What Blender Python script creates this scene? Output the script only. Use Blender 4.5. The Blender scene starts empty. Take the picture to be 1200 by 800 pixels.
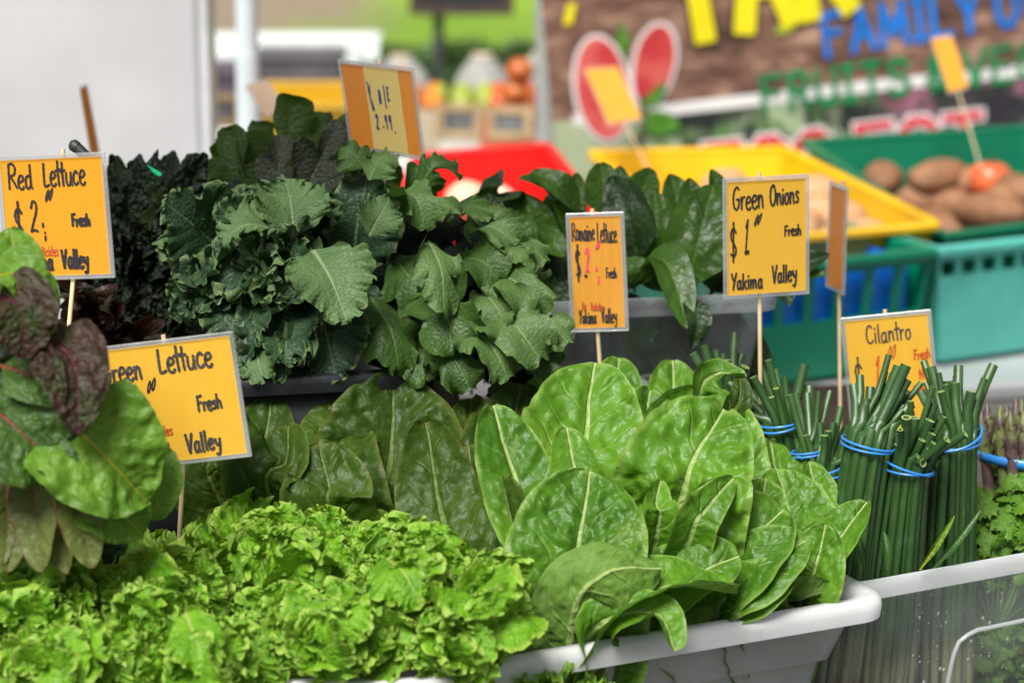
import bpy, math, random
import numpy as np
from mathutils import Vector, Matrix, noise as mnoise

random.seed(7)
RNG = np.random.default_rng(11)
scene = bpy.context.scene
COL = scene.collection
rad = math.radians

# ------------------------------------------------------------------ camera
CAM_Z, PITCH, FPX = 1.62, rad(13.0), 85.0 / 36.0 * 1200.0
camd = bpy.data.cameras.new("camera")
cam = bpy.data.objects.new("camera", camd)
COL.objects.link(cam)
cam.location = (0, 0, CAM_Z)
cam.rotation_euler = (rad(90) - PITCH, 0, 0)
camd.lens = 85.0
camd.sensor_width = 36.0
camd.clip_end = 500
camd.dof.use_dof = True
camd.dof.focus_distance = 2.16
camd.dof.aperture_fstop = 4.4
scene.camera = cam

# ------------------------------------------------------------------ light
world = bpy.data.worlds.new("World")
scene.world = world
world.use_nodes = True
SUN_EL, SUN_AZ = rad(54), rad(204)          # azimuth clockwise from +Y: high, behind the camera and to the left
wn = world.node_tree
sky = wn.nodes.new("ShaderNodeTexSky")
sky.sky_type = 'NISHITA'
sky.sun_disc = False
sky.sun_elevation = SUN_EL
sky.sun_rotation = SUN_AZ
sky.dust_density = 4.0
sky.ozone_density = 1.0
hs = wn.nodes.new("ShaderNodeHueSaturation")
hs.inputs['Saturation'].default_value = 0.35
wn.links.new(sky.outputs[0], hs.inputs['Color'])
bg = wn.nodes["Background"]
wn.links.new(hs.outputs[0], bg.inputs[0])
bg.inputs[1].default_value = 0.05
sd = bpy.data.lights.new("sun", 'SUN')
sd.energy = 3.6
sd.angle = rad(26)
sd.color = (1.0, 0.97, 0.92)
sun = bpy.data.objects.new("sun", sd)
COL.objects.link(sun)
dirv = Vector((math.sin(SUN_AZ) * math.cos(SUN_EL), math.cos(SUN_AZ) * math.cos(SUN_EL), math.sin(SUN_EL)))
sun.rotation_euler = dirv.to_track_quat('Z', 'Y').to_euler()
CAN0, CAN1 = 1.72, 2.62            # unseen roof added to shade the rear greens, front to back
scene.view_settings.view_transform = 'Standard'
scene.view_settings.look = 'None'
scene.view_settings.exposure = 0.76
scene.view_settings.gamma = 1.0
scene.render.engine = 'CYCLES'
scene.cycles.max_bounces = 8
scene.cycles.diffuse_bounces = 2
scene.cycles.transparent_max_bounces = 16
scene.cycles.caustics_reflective = False
scene.cycles.caustics_refractive = False

# ------------------------------------------------------------------ helpers
CR = np.array([1.0, 0, 0])
CF = np.array([0, math.cos(PITCH), -math.sin(PITCH)])
CU = np.array([0, math.sin(PITCH), math.cos(PITCH)])
CC = np.array([0, 0, CAM_Z])

def P(px, py, d):
    """a point of the photograph (1200x800) at depth d metres"""
    return CC + d * (CF + (px - 600) / FPX * CR - (py - 400) / FPX * CU)

def G(px, py, z):
    """where the sight line through a photograph point meets the level z"""
    r = CF + (px - 600) / FPX * CR - (py - 400) / FPX * CU
    return CC + r * ((z - CAM_Z) / r[2])

def cv(r, u, t):
    """direction: right, up in the picture, towards the viewer"""
    v = r * CR + u * CU - t * CF
    return v / np.linalg.norm(v)

def M(d, px=1.0):
    return px * d / FPX

def unit(v):
    return v / (np.linalg.norm(v) + 1e-12)

def tag(o, label=None, cat=None, group=None, kind=None):
    if label: o['label'] = label
    if cat: o['category'] = cat
    if group: o['group'] = group
    if kind: o['kind'] = kind
    return o

def empty(name, loc, rot=(0, 0, 0)):
    o = bpy.data.objects.new(name, None)
    o.location = loc
    o.rotation_euler = rot
    o.empty_display_size = 0.02
    COL.objects.link(o)
    return o

def thing(name, label, cat, loc, group=None, rot=(0, 0, 0)):
    return tag(empty(name, [float(c) for c in loc], rot), label, cat, group)

def link(name, me, mat, parent=None, world_coords=True):
    o = bpy.data.objects.new(name, me)
    if mat is not None and not me.materials:
        me.materials.append(mat)
    COL.objects.link(o)
    if parent is not None:
        o.parent = parent
        if world_coords:       # geometry was written in world coordinates
            o.matrix_parent_inverse = parent.matrix_basis.inverted()
    return o

def mesh(name, v, f, smooth=True, uv=None, edge=None):
    me = bpy.data.meshes.new(name)
    me.from_pydata([tuple(map(float, p)) for p in v], [], [tuple(map(int, q)) for q in f])
    if smooth:
        me.polygons.foreach_set("use_smooth", np.ones(len(me.polygons), bool))
        me.update()
        me.set_sharp_from_angle(angle=rad(48))
    me.update()
    return me

class MB:
    """collects shapes for one mesh"""
    def __init__(s):
        s.v, s.f = [], []
    def add(s, v, f):
        b = len(s.v)
        s.v.extend([tuple(map(float, p)) for p in v])
        s.f.extend([tuple(b + int(i) for i in q) for q in f])
        return s
    def box(s, c, size, rot=None, bevel=0.0):
        hx, hy, hz = [k / 2 for k in size]
        b = min(bevel, hx * .9, hy * .9, hz * .9)
        c = np.array(c, float)
        R = np.array(rot) if rot is not None else np.eye(3)   # rows: local axes
        if b <= 0:
            v = np.array([(x, y, z) for x in (-hx, hx) for y in (-hy, hy) for z in (-hz, hz)])
            f = [(0, 1, 3, 2), (4, 6, 7, 5), (0, 4, 5, 1), (2, 3, 7, 6), (0, 2, 6, 4), (1, 5, 7, 3)]
        else:
            loops = []
            for z, k in ((-hz, b), (-hz + b, 0), (hz - b, 0), (hz, b)):
                X, Y = hx - k, hy - k
                loops.append([(-X + b, -Y, z), (X - b, -Y, z), (X, -Y + b, z), (X, Y - b, z), (X - b, Y, z), (-X + b, Y, z), (-X, Y - b, z), (-X, -Y + b, z)])
            v = np.array([p for l in loops for p in l])
            f = [tuple(range(7, -1, -1)), tuple(range(24, 32))]
            for k in range(3):
                for i in range(8):
                    j = (i + 1) % 8
                    f.append((8 * k + i, 8 * k + j, 8 * k + 8 + j, 8 * k + 8 + i))
        s.add(v @ R + c, f)
        return s
    def tube(s, pts, r, n=8, cap=True):
        pts = np.array(pts, float)
        m = len(pts)
        r = np.full(m, r, float) if np.isscalar(r) else np.array(r, float)
        T = np.gradient(pts, axis=0)
        T /= np.linalg.norm(T, axis=1)[:, None] + 1e-12
        a = np.array([0, 0, 1.0]) if abs(T[0][2]) < .9 else np.array([1.0, 0, 0])
        vs, prev = [], unit(np.cross(T[0], a))
        ang = np.linspace(0, 2 * np.pi, n, endpoint=False)
        for i in range(m):
            x = unit(prev - T[i] * prev.dot(T[i]))
            y = np.cross(T[i], x)
            prev = x
            vs.append(pts[i] + r[i] * (np.cos(ang)[:, None] * x + np.sin(ang)[:, None] * y))
        f = []
        for i in range(m - 1):
            for j in range(n):
                k = (j + 1) % n
                f.append((i * n + j, i * n + k, i * n + n + k, i * n + n + j))
        if cap:
            f.append(tuple(range(n - 1, -1, -1)))
            f.append(tuple(range((m - 1) * n, m * n)))
        s.add(np.concatenate(vs), f)
        return s
    def build(s, name, mat, parent=None, smooth=False):
        me = mesh(name, s.v, s.f, smooth)
        return link(name, me, mat, parent)

def vnoise(x, y, seed=0):
    """smooth value noise in -1..1, vectorised"""
    x = np.asarray(x, float); y = np.asarray(y, float)
    xi, yi = np.floor(x).astype(np.int64), np.floor(y).astype(np.int64)
    fx, fy = x - xi, y - yi
    fx, fy = fx * fx * (3 - 2 * fx), fy * fy * (3 - 2 * fy)
    def h(a, b):
        n = (a * 374761393 + b * 668265263 + seed * 1442695041) & 0xFFFFFFFF
        n = ((n ^ (n >> 13)) * 1274126177) & 0xFFFFFFFF
        return ((n ^ (n >> 16)) & 0xFFFF) / 32767.5 - 1.0
    return (h(xi, yi) * (1 - fx) + h(xi + 1, yi) * fx) * (1 - fy) + (h(xi, yi + 1) * (1 - fx) + h(xi + 1, yi + 1) * fx) * fy

def spline(pts, n):
    """Catmull-Rom through pts, n samples roughly even in length"""
    pts = np.array(pts, float)
    if len(pts) == 2:
        t = np.linspace(0, 1, n)[:, None]
        return pts[0] * (1 - t) + pts[1] * t
    q = np.vstack([2 * pts[0] - pts[1], pts, 2 * pts[-1] - pts[-2]])
    out = []
    for i in range(1, len(q) - 2):
        p0, p1, p2, p3 = q[i - 1:i + 3]
        for t in np.linspace(0, 1, 24, endpoint=False):
            out.append(.5 * (2 * p1 + (p2 - p0) * t + (2 * p0 - 5 * p1 + 4 * p2 - p3) * t * t + (3 * p1 - p0 - 3 * p2 + p3) * t ** 3))
    out.append(pts[-1])
    out = np.array(out)
    s = np.concatenate([[0], np.cumsum(np.linalg.norm(np.diff(out, axis=0), axis=1))])
    tt = np.linspace(0, s[-1], n)
    return np.stack([np.interp(tt, s, out[:, k]) for k in range(out.shape[1])], 1)

# ------------------------------------------------------------------ materials
class NB:
    def __init__(s, name):
        s.m = bpy.data.materials.new(name)
        s.m.use_nodes = True
        s.t = s.m.node_tree
        s.p = s.t.nodes["Principled BSDF"]
        s.out = s.t.nodes["Material Output"]
    def n(s, t, **kw):
        nd = s.t.nodes.new(t)
        for k, v in kw.items():
            setattr(nd, k, v)
        return nd
    def l(s, a, b):
        s.t.links.new(a, b)
    def put(s, sock, val):
        if isinstance(val, bpy.types.NodeSocket): s.l(val, sock)
        else: sock.default_value = val
    def math(s, op, a, b=0.0, c=None, clamp=False):
        nd = s.n("ShaderNodeMath", operation=op, use_clamp=clamp)
        s.put(nd.inputs[0], a); s.put(nd.inputs[1], b)
        if c is not None: s.put(nd.inputs[2], c)
        return nd.outputs[0]
    def ramp(s, x, lo, hi, a=0.0, b=1.0):
        nd = s.n("ShaderNodeMapRange", interpolation_type='SMOOTHSTEP')
        s.put(nd.inputs[0], x)
        for i, q in zip((1, 2, 3, 4), (lo, hi, a, b)): s.put(nd.inputs[i], q)
        return nd.outputs[0]
    def mix(s, fac, a, b, blend='MIX'):
        nd = s.n("ShaderNodeMix", data_type='RGBA', blend_type=blend)
        s.put(nd.inputs[0], fac)
        for i, q in ((6, a), (7, b)):
            s.put(nd.inputs[i], q if isinstance(q, bpy.types.NodeSocket) else (*q, 1.0) if len(q) == 3 else q)
        return nd.outputs[2]
    def noise(s, vec, scale, detail=3.0, rough=.5):
        nd = s.n("ShaderNodeTexNoise")
        if vec is not None: s.l(vec, nd.inputs['Vector'])
        nd.inputs['Scale'].default_value = scale
        nd.inputs['Detail'].default_value = detail
        nd.inputs['Roughness'].default_value = rough
        return nd.outputs[0]
    def coord(s, which='Object'):
        return s.n("ShaderNodeTexCoord").outputs[which]
    def bump(s, h, strength=.3, dist=.002, normal=None):
        nd = s.n("ShaderNodeBump")
        nd.inputs['Strength'].default_value = strength
        nd.inputs['Distance'].default_value = dist
        s.l(h, nd.inputs['Height'])
        if normal is not None: s.l(normal, nd.inputs['Normal'])
        return nd.outputs[0]

def c3(r, g, b):
    return (r, g, b)

def plain(name, col, rough=.5, spec=.5, var=.12, nscale=12.0, bump=.0, bscale=60.0, metal=0.0, coat=0.0):
    b = NB(name)
    co = b.coord('Object')
    n = b.noise(co, nscale, 4)
    dark = tuple(c * (1 - var) for c in col); lite = tuple(min(1, c * (1 + var)) for c in col)
    b.put(b.p.inputs['Base Color'], b.mix(b.ramp(n, .3, .7), dark, lite))
    n2 = b.noise(co, nscale * 5, 3)
    b.put(b.p.inputs['Roughness'], b.ramp(n2, .2, .8, max(.05, rough - .08), min(1, rough + .08)))
    b.p.inputs['Specular IOR Level'].default_value = spec
    b.p.inputs['Metallic'].default_value = metal
    b.p.inputs['Coat Weight'].default_value = coat
    if bump:
        b.l(b.bump(b.noise(co, bscale, 4), bump, .004), b.p.inputs['Normal'])
    return b.m

def leafmat(name, top, top2, under, vein, margin, glow, N=8.0, K=.9, rib=.02, rough=.38, spec=.5, tfac=.28, bump=.5,
            retic=28.0, veinamt=.7, latw=.10, patch=None, patchlim=(.55, .7), marginw=.93, marginamt=.8, spots=None):
    b = NB(name)
    uv = b.n("ShaderNodeUVMap", uv_map="UVMap").outputs[0]
    sep = b.n("ShaderNodeSeparateXYZ"); b.l(uv, sep.inputs[0])
    X, V = sep.outputs[0], sep.outputs[1]
    rnd = b.n("ShaderNodeObjectInfo").outputs['Random']
    ax = b.math('ABSOLUTE', X)
    # wobble so that the veins are not ruler-straight
    vadd = b.n("ShaderNodeVectorMath", operation='ADD'); b.l(uv, vadd.inputs[0])
    comb = b.n("ShaderNodeCombineXYZ"); b.l(b.math('MULTIPLY', rnd, 17.0), comb.inputs[0]); b.l(b.math('MULTIPLY', rnd, 7.0), comb.inputs[1]); b.l(b.math('MULTIPLY', X, 0.0), comb.inputs[2])
    b.l(comb.outputs[0], vadd.inputs[1])
    uvr = vadd.outputs[0]
    wob = b.math('SUBTRACT', b.noise(uvr, 9.0, 2), .5)
    q = b.math('SUBTRACT', b.math('MULTIPLY', V, N), b.math('MULTIPLY', ax, K * N))
    sidesh = b.math('MULTIPLY', b.math('GREATER_THAN', X, 0.0), .43)
    q = b.math('ADD', b.math('ADD', q, sidesh), b.math('MULTIPLY', wob, .9))
    fr = b.math('FRACT', q)
    dist = b.math('ABSOLUTE', b.math('SUBTRACT', fr, .5))
    lat = b.ramp(dist, 0.0, latw, 1.0, 0.0)
    ribw = b.math('MULTIPLY_ADD', b.math('POWER', b.math('SUBTRACT', 1.0, V, clamp=True), 1.6), rib, .0035)
    axw = b.math('ABSOLUTE', b.math('ADD', X, b.math('MULTIPLY', wob, .012)))
    mid = b.ramp(b.math('DIVIDE', axw, ribw), .55, 1.25, 1.0, 0.0)
    vo = b.n("ShaderNodeTexVoronoi", feature='DISTANCE_TO_EDGE'); b.l(uvr, vo.inputs['Vector']); vo.inputs['Scale'].default_value = retic
    ret = b.ramp(vo.outputs['Distance'], 0.0, .10, 1.0, 0.0)
    vs_ = b.n("ShaderNodeTexVoronoi", feature='SMOOTH_F1'); vs_.inputs['Scale'].default_value = retic * 1.15
    vs_.inputs['Smoothness'].default_value = .6
    wv = b.n("ShaderNodeVectorMath", operation='ADD'); b.l(uvr, wv.inputs[0])
    wc = b.n("ShaderNodeTexNoise"); b.l(uvr, wc.inputs['Vector']); wc.inputs['Scale'].default_value = retic * .5
    wm_ = b.n("ShaderNodeVectorMath", operation='SCALE'); b.l(wc.outputs['Color'], wm_.inputs[0]); wm_.inputs['Scale'].default_value = .9 / retic
    b.l(wm_.outputs[0], wv.inputs[1]); b.l(wv.outputs[0], vs_.inputs['Vector'])
    dome = b.math('SUBTRACT', 1.0, vs_.outputs['Distance'])
    big = b.noise(uvr, 3.2, 3)
    fine = b.noise(uvr, 38.0, 3)
    col = b.mix(b.ramp(big, .35, .66), top, top2)
    col = b.mix(b.math('MULTIPLY', rnd, .35), col, top2)
    if patch is not None:
        col = b.mix(b.ramp(b.noise(uvr, 2.3, 4, .6), *patchlim), col, patch)
    ed = b.n("ShaderNodeAttribute", attribute_name="edge").outputs['Fac']
    lat = b.math('MULTIPLY', lat, b.math('MULTIPLY', b.ramp(ed, .35, .98, 1.0, .15), b.ramp(b.noise(uvr, 6.0, 2), .3, .6, .45, 1.0)))
    col = b.mix(b.math('MULTIPLY', b.ramp(ed, marginw - .12, 1.0), marginamt), col, margin)
    col = b.mix(b.math('MULTIPLY', ret, .10 * veinamt), col, vein)
    col = b.mix(b.math('MULTIPLY', lat, .5 * veinamt), col, vein)
    if spots is not None:
        col = b.mix(b.ramp(b.noise(uvr, 7.5, 4, .6), .68, .76), col, spots)
    back = b.n("ShaderNodeNewGeometry").outputs['Backfacing']
    ucol = b.mix(b.math('MULTIPLY', lat, .45 * veinamt), b.mix(b.ramp(fine, .3, .7), under, tuple(k * .85 for k in under)), vein)
    col = b.mix(back, col, ucol)
    col = b.mix(b.math('MULTIPLY', mid, min(1.0, .25 + veinamt * 1.3)), col, vein)
    b.put(b.p.inputs['Base Color'], col)
    b.put(b.p.inputs['Roughness'], b.math('MULTIPLY_ADD', back, .2, b.ramp(fine, .3, .7, rough - .07, rough + .1)))
    b.p.inputs['Specular IOR Level'].default_value = spec
    h = b.math('MULTIPLY_ADD', dome, .75, b.math('MULTIPLY', fine, .24))
    h = b.math('MULTIPLY_ADD', b.noise(uvr, retic * 2.6, 2), .26, h)
    h = b.math('SUBTRACT', h, b.math('MULTIPLY', lat, .35))
    h = b.math('SUBTRACT', h, b.math('MULTIPLY', mid, .4))
    bn = b.bump(h, bump, .004)
    b.l(bn, b.p.inputs['Normal'])
    tr = b.n("ShaderNodeBsdfTranslucent")
    b.put(tr.inputs['Color'], b.mix(b.math('MULTIPLY', mid, .6), glow, vein))
    b.l(bn, tr.inputs['Normal'])
    mx = b.n("ShaderNodeMixShader"); mx.inputs[0].default_value = tfac
    b.l(b.p.outputs[0], mx.inputs[1]); b.l(tr.outputs[0], mx.inputs[2])
    b.l(mx.outputs[0], b.out.inputs[0])
    return b.m

def plastic_clear(name, col, opac, rough=.25, streak=.0):
    b = NB(name)
    b.p.inputs['Base Color'].default_value = (*col, 1)
    b.p.inputs['Roughness'].default_value = rough
    b.p.inputs['Specular IOR Level'].default_value = .5
    tr = b.n("ShaderNodeBsdfTransparent"); tr.inputs[0].default_value = (.96, .97, .97, 1)
    tl = b.n("ShaderNodeBsdfTranslucent"); tl.inputs[0].default_value = (*col, 1)
    sc_ = b.noise(b.coord('Object'), 34.0, 6, .7)
    scol = b.mix(b.ramp(sc_, .56, .74, 0, .5), col, tuple(k * .55 for k in col))
    b.put(b.p.inputs['Base Color'], scol)
    b.put(b.p.inputs['Roughness'], b.ramp(b.noise(b.coord('Object'), 60.0, 4), .3, .7, rough * .7, min(1, rough * 1.9)))
    m1 = b.n("ShaderNodeMixShader"); m1.inputs[0].default_value = .45
    b.l(b.p.outputs[0], m1.inputs[1]); b.l(tl.outputs[0], m1.inputs[2])
    m2 = b.n("ShaderNodeMixShader")
    lw = b.n("ShaderNodeLayerWeight"); lw.inputs[0].default_value = .25
    co = b.coord('Object')
    n = b.noise(co, 9.0, 5, .65)
    f = b.math('ADD', b.math('MULTIPLY', lw.outputs['Facing'], .25), b.ramp(n, .25, .75, opac - streak, opac + streak), clamp=True)
    b.l(f, m2.inputs[0])
    b.l(tr.outputs[0], m2.inputs[1]); b.l(m1.outputs[0], m2.inputs[2])
    gl = b.n("ShaderNodeBsdfGlossy"); gl.inputs['Roughness'].default_value = .12
    m3 = b.n("ShaderNodeMixShader")
    b.l(b.math('MULTIPLY_ADD', b.math('POWER', lw.outputs['Facing'], 3.0), .25, .035), m3.inputs[0]); b.l(m2.outputs[0], m3.inputs[1]); b.l(gl.outputs[0], m3.inputs[2])
    b.l(m3.outputs[0], b.out.inputs[0])
    return b.m

MT = {}
RO = dict(N=11, K=1.1, rib=.05, rough=.43, spec=.32, tfac=.15, bump=.75, retic=36, veinamt=.36, latw=.09, marginw=.97, marginamt=.6)
RC = (c3(.036, .116, .005), c3(.088, .215, .011), c3(.11, .215, .03), c3(.34, .45, .15), c3(.22, .35, .07), c3(.16, .38, .015))
MT['romaine'] = leafmat('romaine_leaf', *RC, **RO, patch=c3(.14, .225, .018), patchlim=(.58, .82), spots=c3(.11, .15, .015))
MT['romaine_spot'] = leafmat('spotted_romaine_leaf', *RC, **RO, spots=c3(.22, .08, .02))
MT['romaine_dark'] = leafmat('dark_romaine_leaf', c3(.020, .050, .004), c3(.038, .078, .006), c3(.06, .10, .02), c3(.11, .16, .03), c3(.10, .12, .02), c3(.10, .2, .008), **{**RO, 'rough': .48, 'spec': .26, 'patch': c3(.085, .085, .008), 'patchlim': (.6, .8)})  # darker, more olive version of the romaine leaf
MT['lettuce'] = leafmat('green_lettuce_leaf', c3(.082, .235, .009), c3(.175, .38, .018), c3(.17, .33, .04), c3(.36, .48, .11), c3(.36, .50, .09), c3(.34, .58, .03), N=6, K=.8, rib=.04, rough=.42, spec=.3, tfac=.26, bump=.5, retic=18, veinamt=.35, latw=.12, marginw=.93, marginamt=.8)
MT['lettuce_fine'] = leafmat('fine_lettuce_leaf', c3(.07, .20, .012), c3(.13, .29, .022), c3(.14, .27, .04), c3(.3, .4, .09), c3(.26, .38, .05), c3(.24, .46, .025), N=6, K=.8, rib=.03, rough=.4, spec=.4, tfac=.26, bump=.5, retic=18, veinamt=.25)
MT['kale'] = leafmat('curly_kale_leaf', c3(.012, .036, .016), c3(.028, .066, .026), c3(.10, .165, .075), c3(.12, .19, .085), c3(.16, .235, .085), c3(.04, .12, .02), N=7, K=.75, rib=.025, rough=.45, spec=.35, tfac=.13, bump=.4, retic=26, veinamt=.45, latw=.06, marginw=.95, marginamt=.75)
MT['kale_light'] = leafmat('pale_kale_leaf', c3(.060, .120, .040), c3(.090, .158, .056), c3(.11, .18, .08), c3(.19, .27, .125), c3(.11, .18, .05), c3(.08, .18, .04), N=7, K=.75, rib=.025, rough=.5, spec=.3, tfac=.15, bump=.4, retic=26, veinamt=.6, latw=.07, marginw=.96, marginamt=.5)
MT['flat_kale'] = leafmat('flat_kale_leaf', c3(.026, .068, .012), c3(.048, .105, .018), c3(.095, .155, .055), c3(.12, .19, .06), c3(.08, .13, .03), c3(.10, .25, .012), N=7, K=.75, rib=.02, rough=.44, spec=.35, tfac=.2, bump=.35, retic=26, veinamt=.4, latw=.05, marginamt=.3)
MT['flat_kale_light'] = leafmat('pale_flat_kale_leaf', c3(.056, .115, .028), c3(.085, .155, .042), c3(.10, .17, .055), c3(.17, .25, .095), c3(.11, .17, .045), c3(.10, .22, .025), N=7, K=.75, rib=.02, rough=.48, spec=.3, tfac=.17, bump=.35, retic=26, veinamt=.5, latw=.05, marginamt=.3)
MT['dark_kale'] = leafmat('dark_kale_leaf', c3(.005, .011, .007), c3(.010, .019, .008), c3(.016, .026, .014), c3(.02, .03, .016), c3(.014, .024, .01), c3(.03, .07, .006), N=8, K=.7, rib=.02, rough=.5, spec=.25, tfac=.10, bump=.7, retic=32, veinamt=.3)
MT['backlit_kale'] = leafmat('backlit_kale_leaf', c3(.013, .030, .004), c3(.024, .052, .007), c3(.036, .055, .018), c3(.06, .09, .024), c3(.036, .06, .012), c3(.08, .19, .006), N=7, K=.7, rib=.02, rough=.5, spec=.3, tfac=.28, bump=.4, retic=26, veinamt=.4)  # shade of the backlit rear leaves put into a darker leaf colour
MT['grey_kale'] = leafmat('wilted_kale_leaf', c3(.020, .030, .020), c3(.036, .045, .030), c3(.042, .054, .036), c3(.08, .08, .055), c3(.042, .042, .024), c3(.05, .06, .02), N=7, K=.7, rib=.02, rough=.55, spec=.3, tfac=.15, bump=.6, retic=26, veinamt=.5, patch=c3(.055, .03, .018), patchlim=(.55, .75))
MT['red_lettuce'] = leafmat('red_lettuce_leaf', c3(.022, .008, .005), c3(.036, .02, .008), c3(.04, .034, .014), c3(.05, .035, .02), c3(.035, .01, .008), c3(.09, .03, .012), N=6, K=.8, rib=.03, rough=.38, spec=.35, tfac=.22, bump=.5, retic=18, veinamt=.3)
MT['spinach'] = leafmat('spinach_leaf', c3(.024, .072, .007), c3(.05, .122, .012), c3(.07, .13, .03), c3(.095, .17, .035), c3(.06, .12, .018), c3(.12, .28, .012), N=5, K=1.1, rib=.018, rough=.38, spec=.4, tfac=.22, bump=.4, retic=14, veinamt=.35, latw=.06, marginamt=.3)
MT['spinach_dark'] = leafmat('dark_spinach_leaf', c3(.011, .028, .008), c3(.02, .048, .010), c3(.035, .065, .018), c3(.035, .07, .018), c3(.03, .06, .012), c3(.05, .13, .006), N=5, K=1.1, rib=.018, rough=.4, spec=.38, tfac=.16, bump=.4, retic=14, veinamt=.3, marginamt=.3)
MT['chard'] = leafmat('chard_leaf', c3(.06, .155, .011), c3(.12, .25, .022), c3(.10, .17, .035), c3(.34, .33, .03), c3(.06, .13, .018), c3(.16, .34, .02), N=5, K=.9, rib=.022, rough=.46, spec=.3, tfac=.22, bump=.6, retic=14, veinamt=.5, latw=.05, marginamt=.3)
MT['chard_red'] = leafmat('red_veined_chard_leaf', c3(.024, .072, .010), c3(.048, .115, .014), c3(.06, .105, .028), c3(.16, .03, .02), c3(.055, .065, .018), c3(.11, .22, .018), N=5, K=.9, rib=.024, rough=.46, spec=.3, tfac=.2, bump=.6, retic=14, veinamt=.5, latw=.045, marginamt=.3)
MT['chard_purple'] = leafmat('purple_chard_leaf', c3(.030, .013, .011), c3(.042, .030, .013), c3(.075, .012, .014), c3(.085, .014, .024), c3(.035, .018, .012), c3(.09, .02, .018), N=5, K=.9, rib=.025, rough=.48, spec=.25, tfac=.15, bump=.8, retic=16, veinamt=.6, latw=.055, marginamt=.3, patch=c3(.03, .055, .012), patchlim=(.46, .66))
MT['chard_under'] = leafmat('chard_leaf_underside', c3(.085, .12, .025), c3(.12, .155, .035), c3(.085, .12, .025), c3(.16, .085, .04), c3(.13, .055, .03), c3(.14, .2, .025), N=6, K=.6, rib=.03, rough=.5, spec=.3, tfac=.16, bump=.4, retic=14, veinamt=.4, latw=.08, marginw=.96)
MT['cilantro'] = leafmat('cilantro_leaf', c3(.065, .19, .014), c3(.13, .28, .025), c3(.08, .16, .035), c3(.12, .22, .05), c3(.09, .18, .025), c3(.15, .32, .02), N=4, K=1, rib=.02, rough=.45, spec=.35, tfac=.28, bump=.3, retic=8, veinamt=.4, marginamt=.3)

# ------------------------------------------------------------------ leaves
def place(local, spine, nh, nh2=None):
    """local (n,3): x across in metres, y along 0..1, z off in metres -> world along a spine curve"""
    n = len(spine)
    T = np.gradient(spine, axis=0)
    T /= np.linalg.norm(T, axis=1)[:, None] + 1e-12
    w = np.linspace(0, 1, n)[:, None]
    H = np.repeat(np.array(nh, float)[None], n, 0) if nh2 is None else np.array(nh) * (1 - w) + np.array(nh2) * w
    Nn = H - T * np.sum(H * T, 1)[:, None]
    Nn /= np.linalg.norm(Nn, axis=1)[:, None] + 1e-9
    S = np.cross(T, Nn)
    L = np.sum(np.linalg.norm(np.diff(spine, axis=0), axis=1))
    y = local[:, 1]
    yc = np.clip(y, 0, 1) * (n - 1)
    i = np.minimum(yc.astype(int), n - 2)
    f = (yc - i)[:, None]
    lerp = lambda A: A[i] * (1 - f) + A[i + 1] * f
    return lerp(spine) + lerp(S) * local[:, 0:1] + lerp(Nn) * local[:, 2:3] + lerp(T) * ((y - np.clip(y, 0, 1)) * L)[:, None], L

def grid_mesh(name, co, nr, nc, uv, edge):
    """nr rows by nc columns of points"""
    me = bpy.data.meshes.new(name)
    idx = np.arange(nr * nc).reshape(nr, nc)
    q = np.stack([idx[:-1, :-1], idx[:-1, 1:], idx[1:, 1:], idx[1:, :-1]], -1).reshape(-1, 4)
    me.vertices.add(nr * nc)
    me.vertices.foreach_set("co", co.astype(np.float32).ravel())
    me.loops.add(q.size)
    me.loops.foreach_set("vertex_index", q.astype(np.int32).ravel())
    me.polygons.add(len(q))
    me.polygons.foreach_set("loop_start", (np.arange(len(q)) * 4).astype(np.int32))
    me.polygons.foreach_set("use_smooth", np.ones(len(q), bool))
    u = me.uv_layers.new(name="UVMap")
    u.data.foreach_set("uv", uv[q.ravel()].astype(np.float32).ravel())
    a = me.attributes.new("edge", 'FLOAT', 'POINT')
    a.data.foreach_set("value", edge.astype(np.float32))
    me.update(calc_edges=True)
    return me

def sm(a, b, x):
    t = np.clip((x - a) / (b - a), 0, 1)
    return t * t * (3 - 2 * t)

def prof(kind, v):
    if kind == 'romaine':
        w = .22 + .78 * sm(.08, .56, v)
        return w * np.sqrt(np.clip(1 - (np.clip(v - .66, 0, 1) / .342) ** 2.3, 0, 1))
    if kind == 'chard':
        w = .07 + .93 * sm(.16, .40, v)
        return w * np.clip(1 - (np.clip(v - .42, 0, 1) / .585) ** 2.0, 0, 1) ** .62
    if kind == 'spinach':
        w = .06 + .94 * sm(.10, .45, v)
        return w * np.clip(1 - (np.clip(v - .48, 0, 1) / .525) ** 2.2, 0, 1) ** .75
    if kind == 'strap':
        return (.35 + .65 * sm(0, .4, v)) * np.clip(1 - (np.clip(v - .4, 0, 1) / .61) ** 2.4, 0, 1) ** .7
    raise ValueError(kind)

LEAFSEED = [100]

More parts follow.
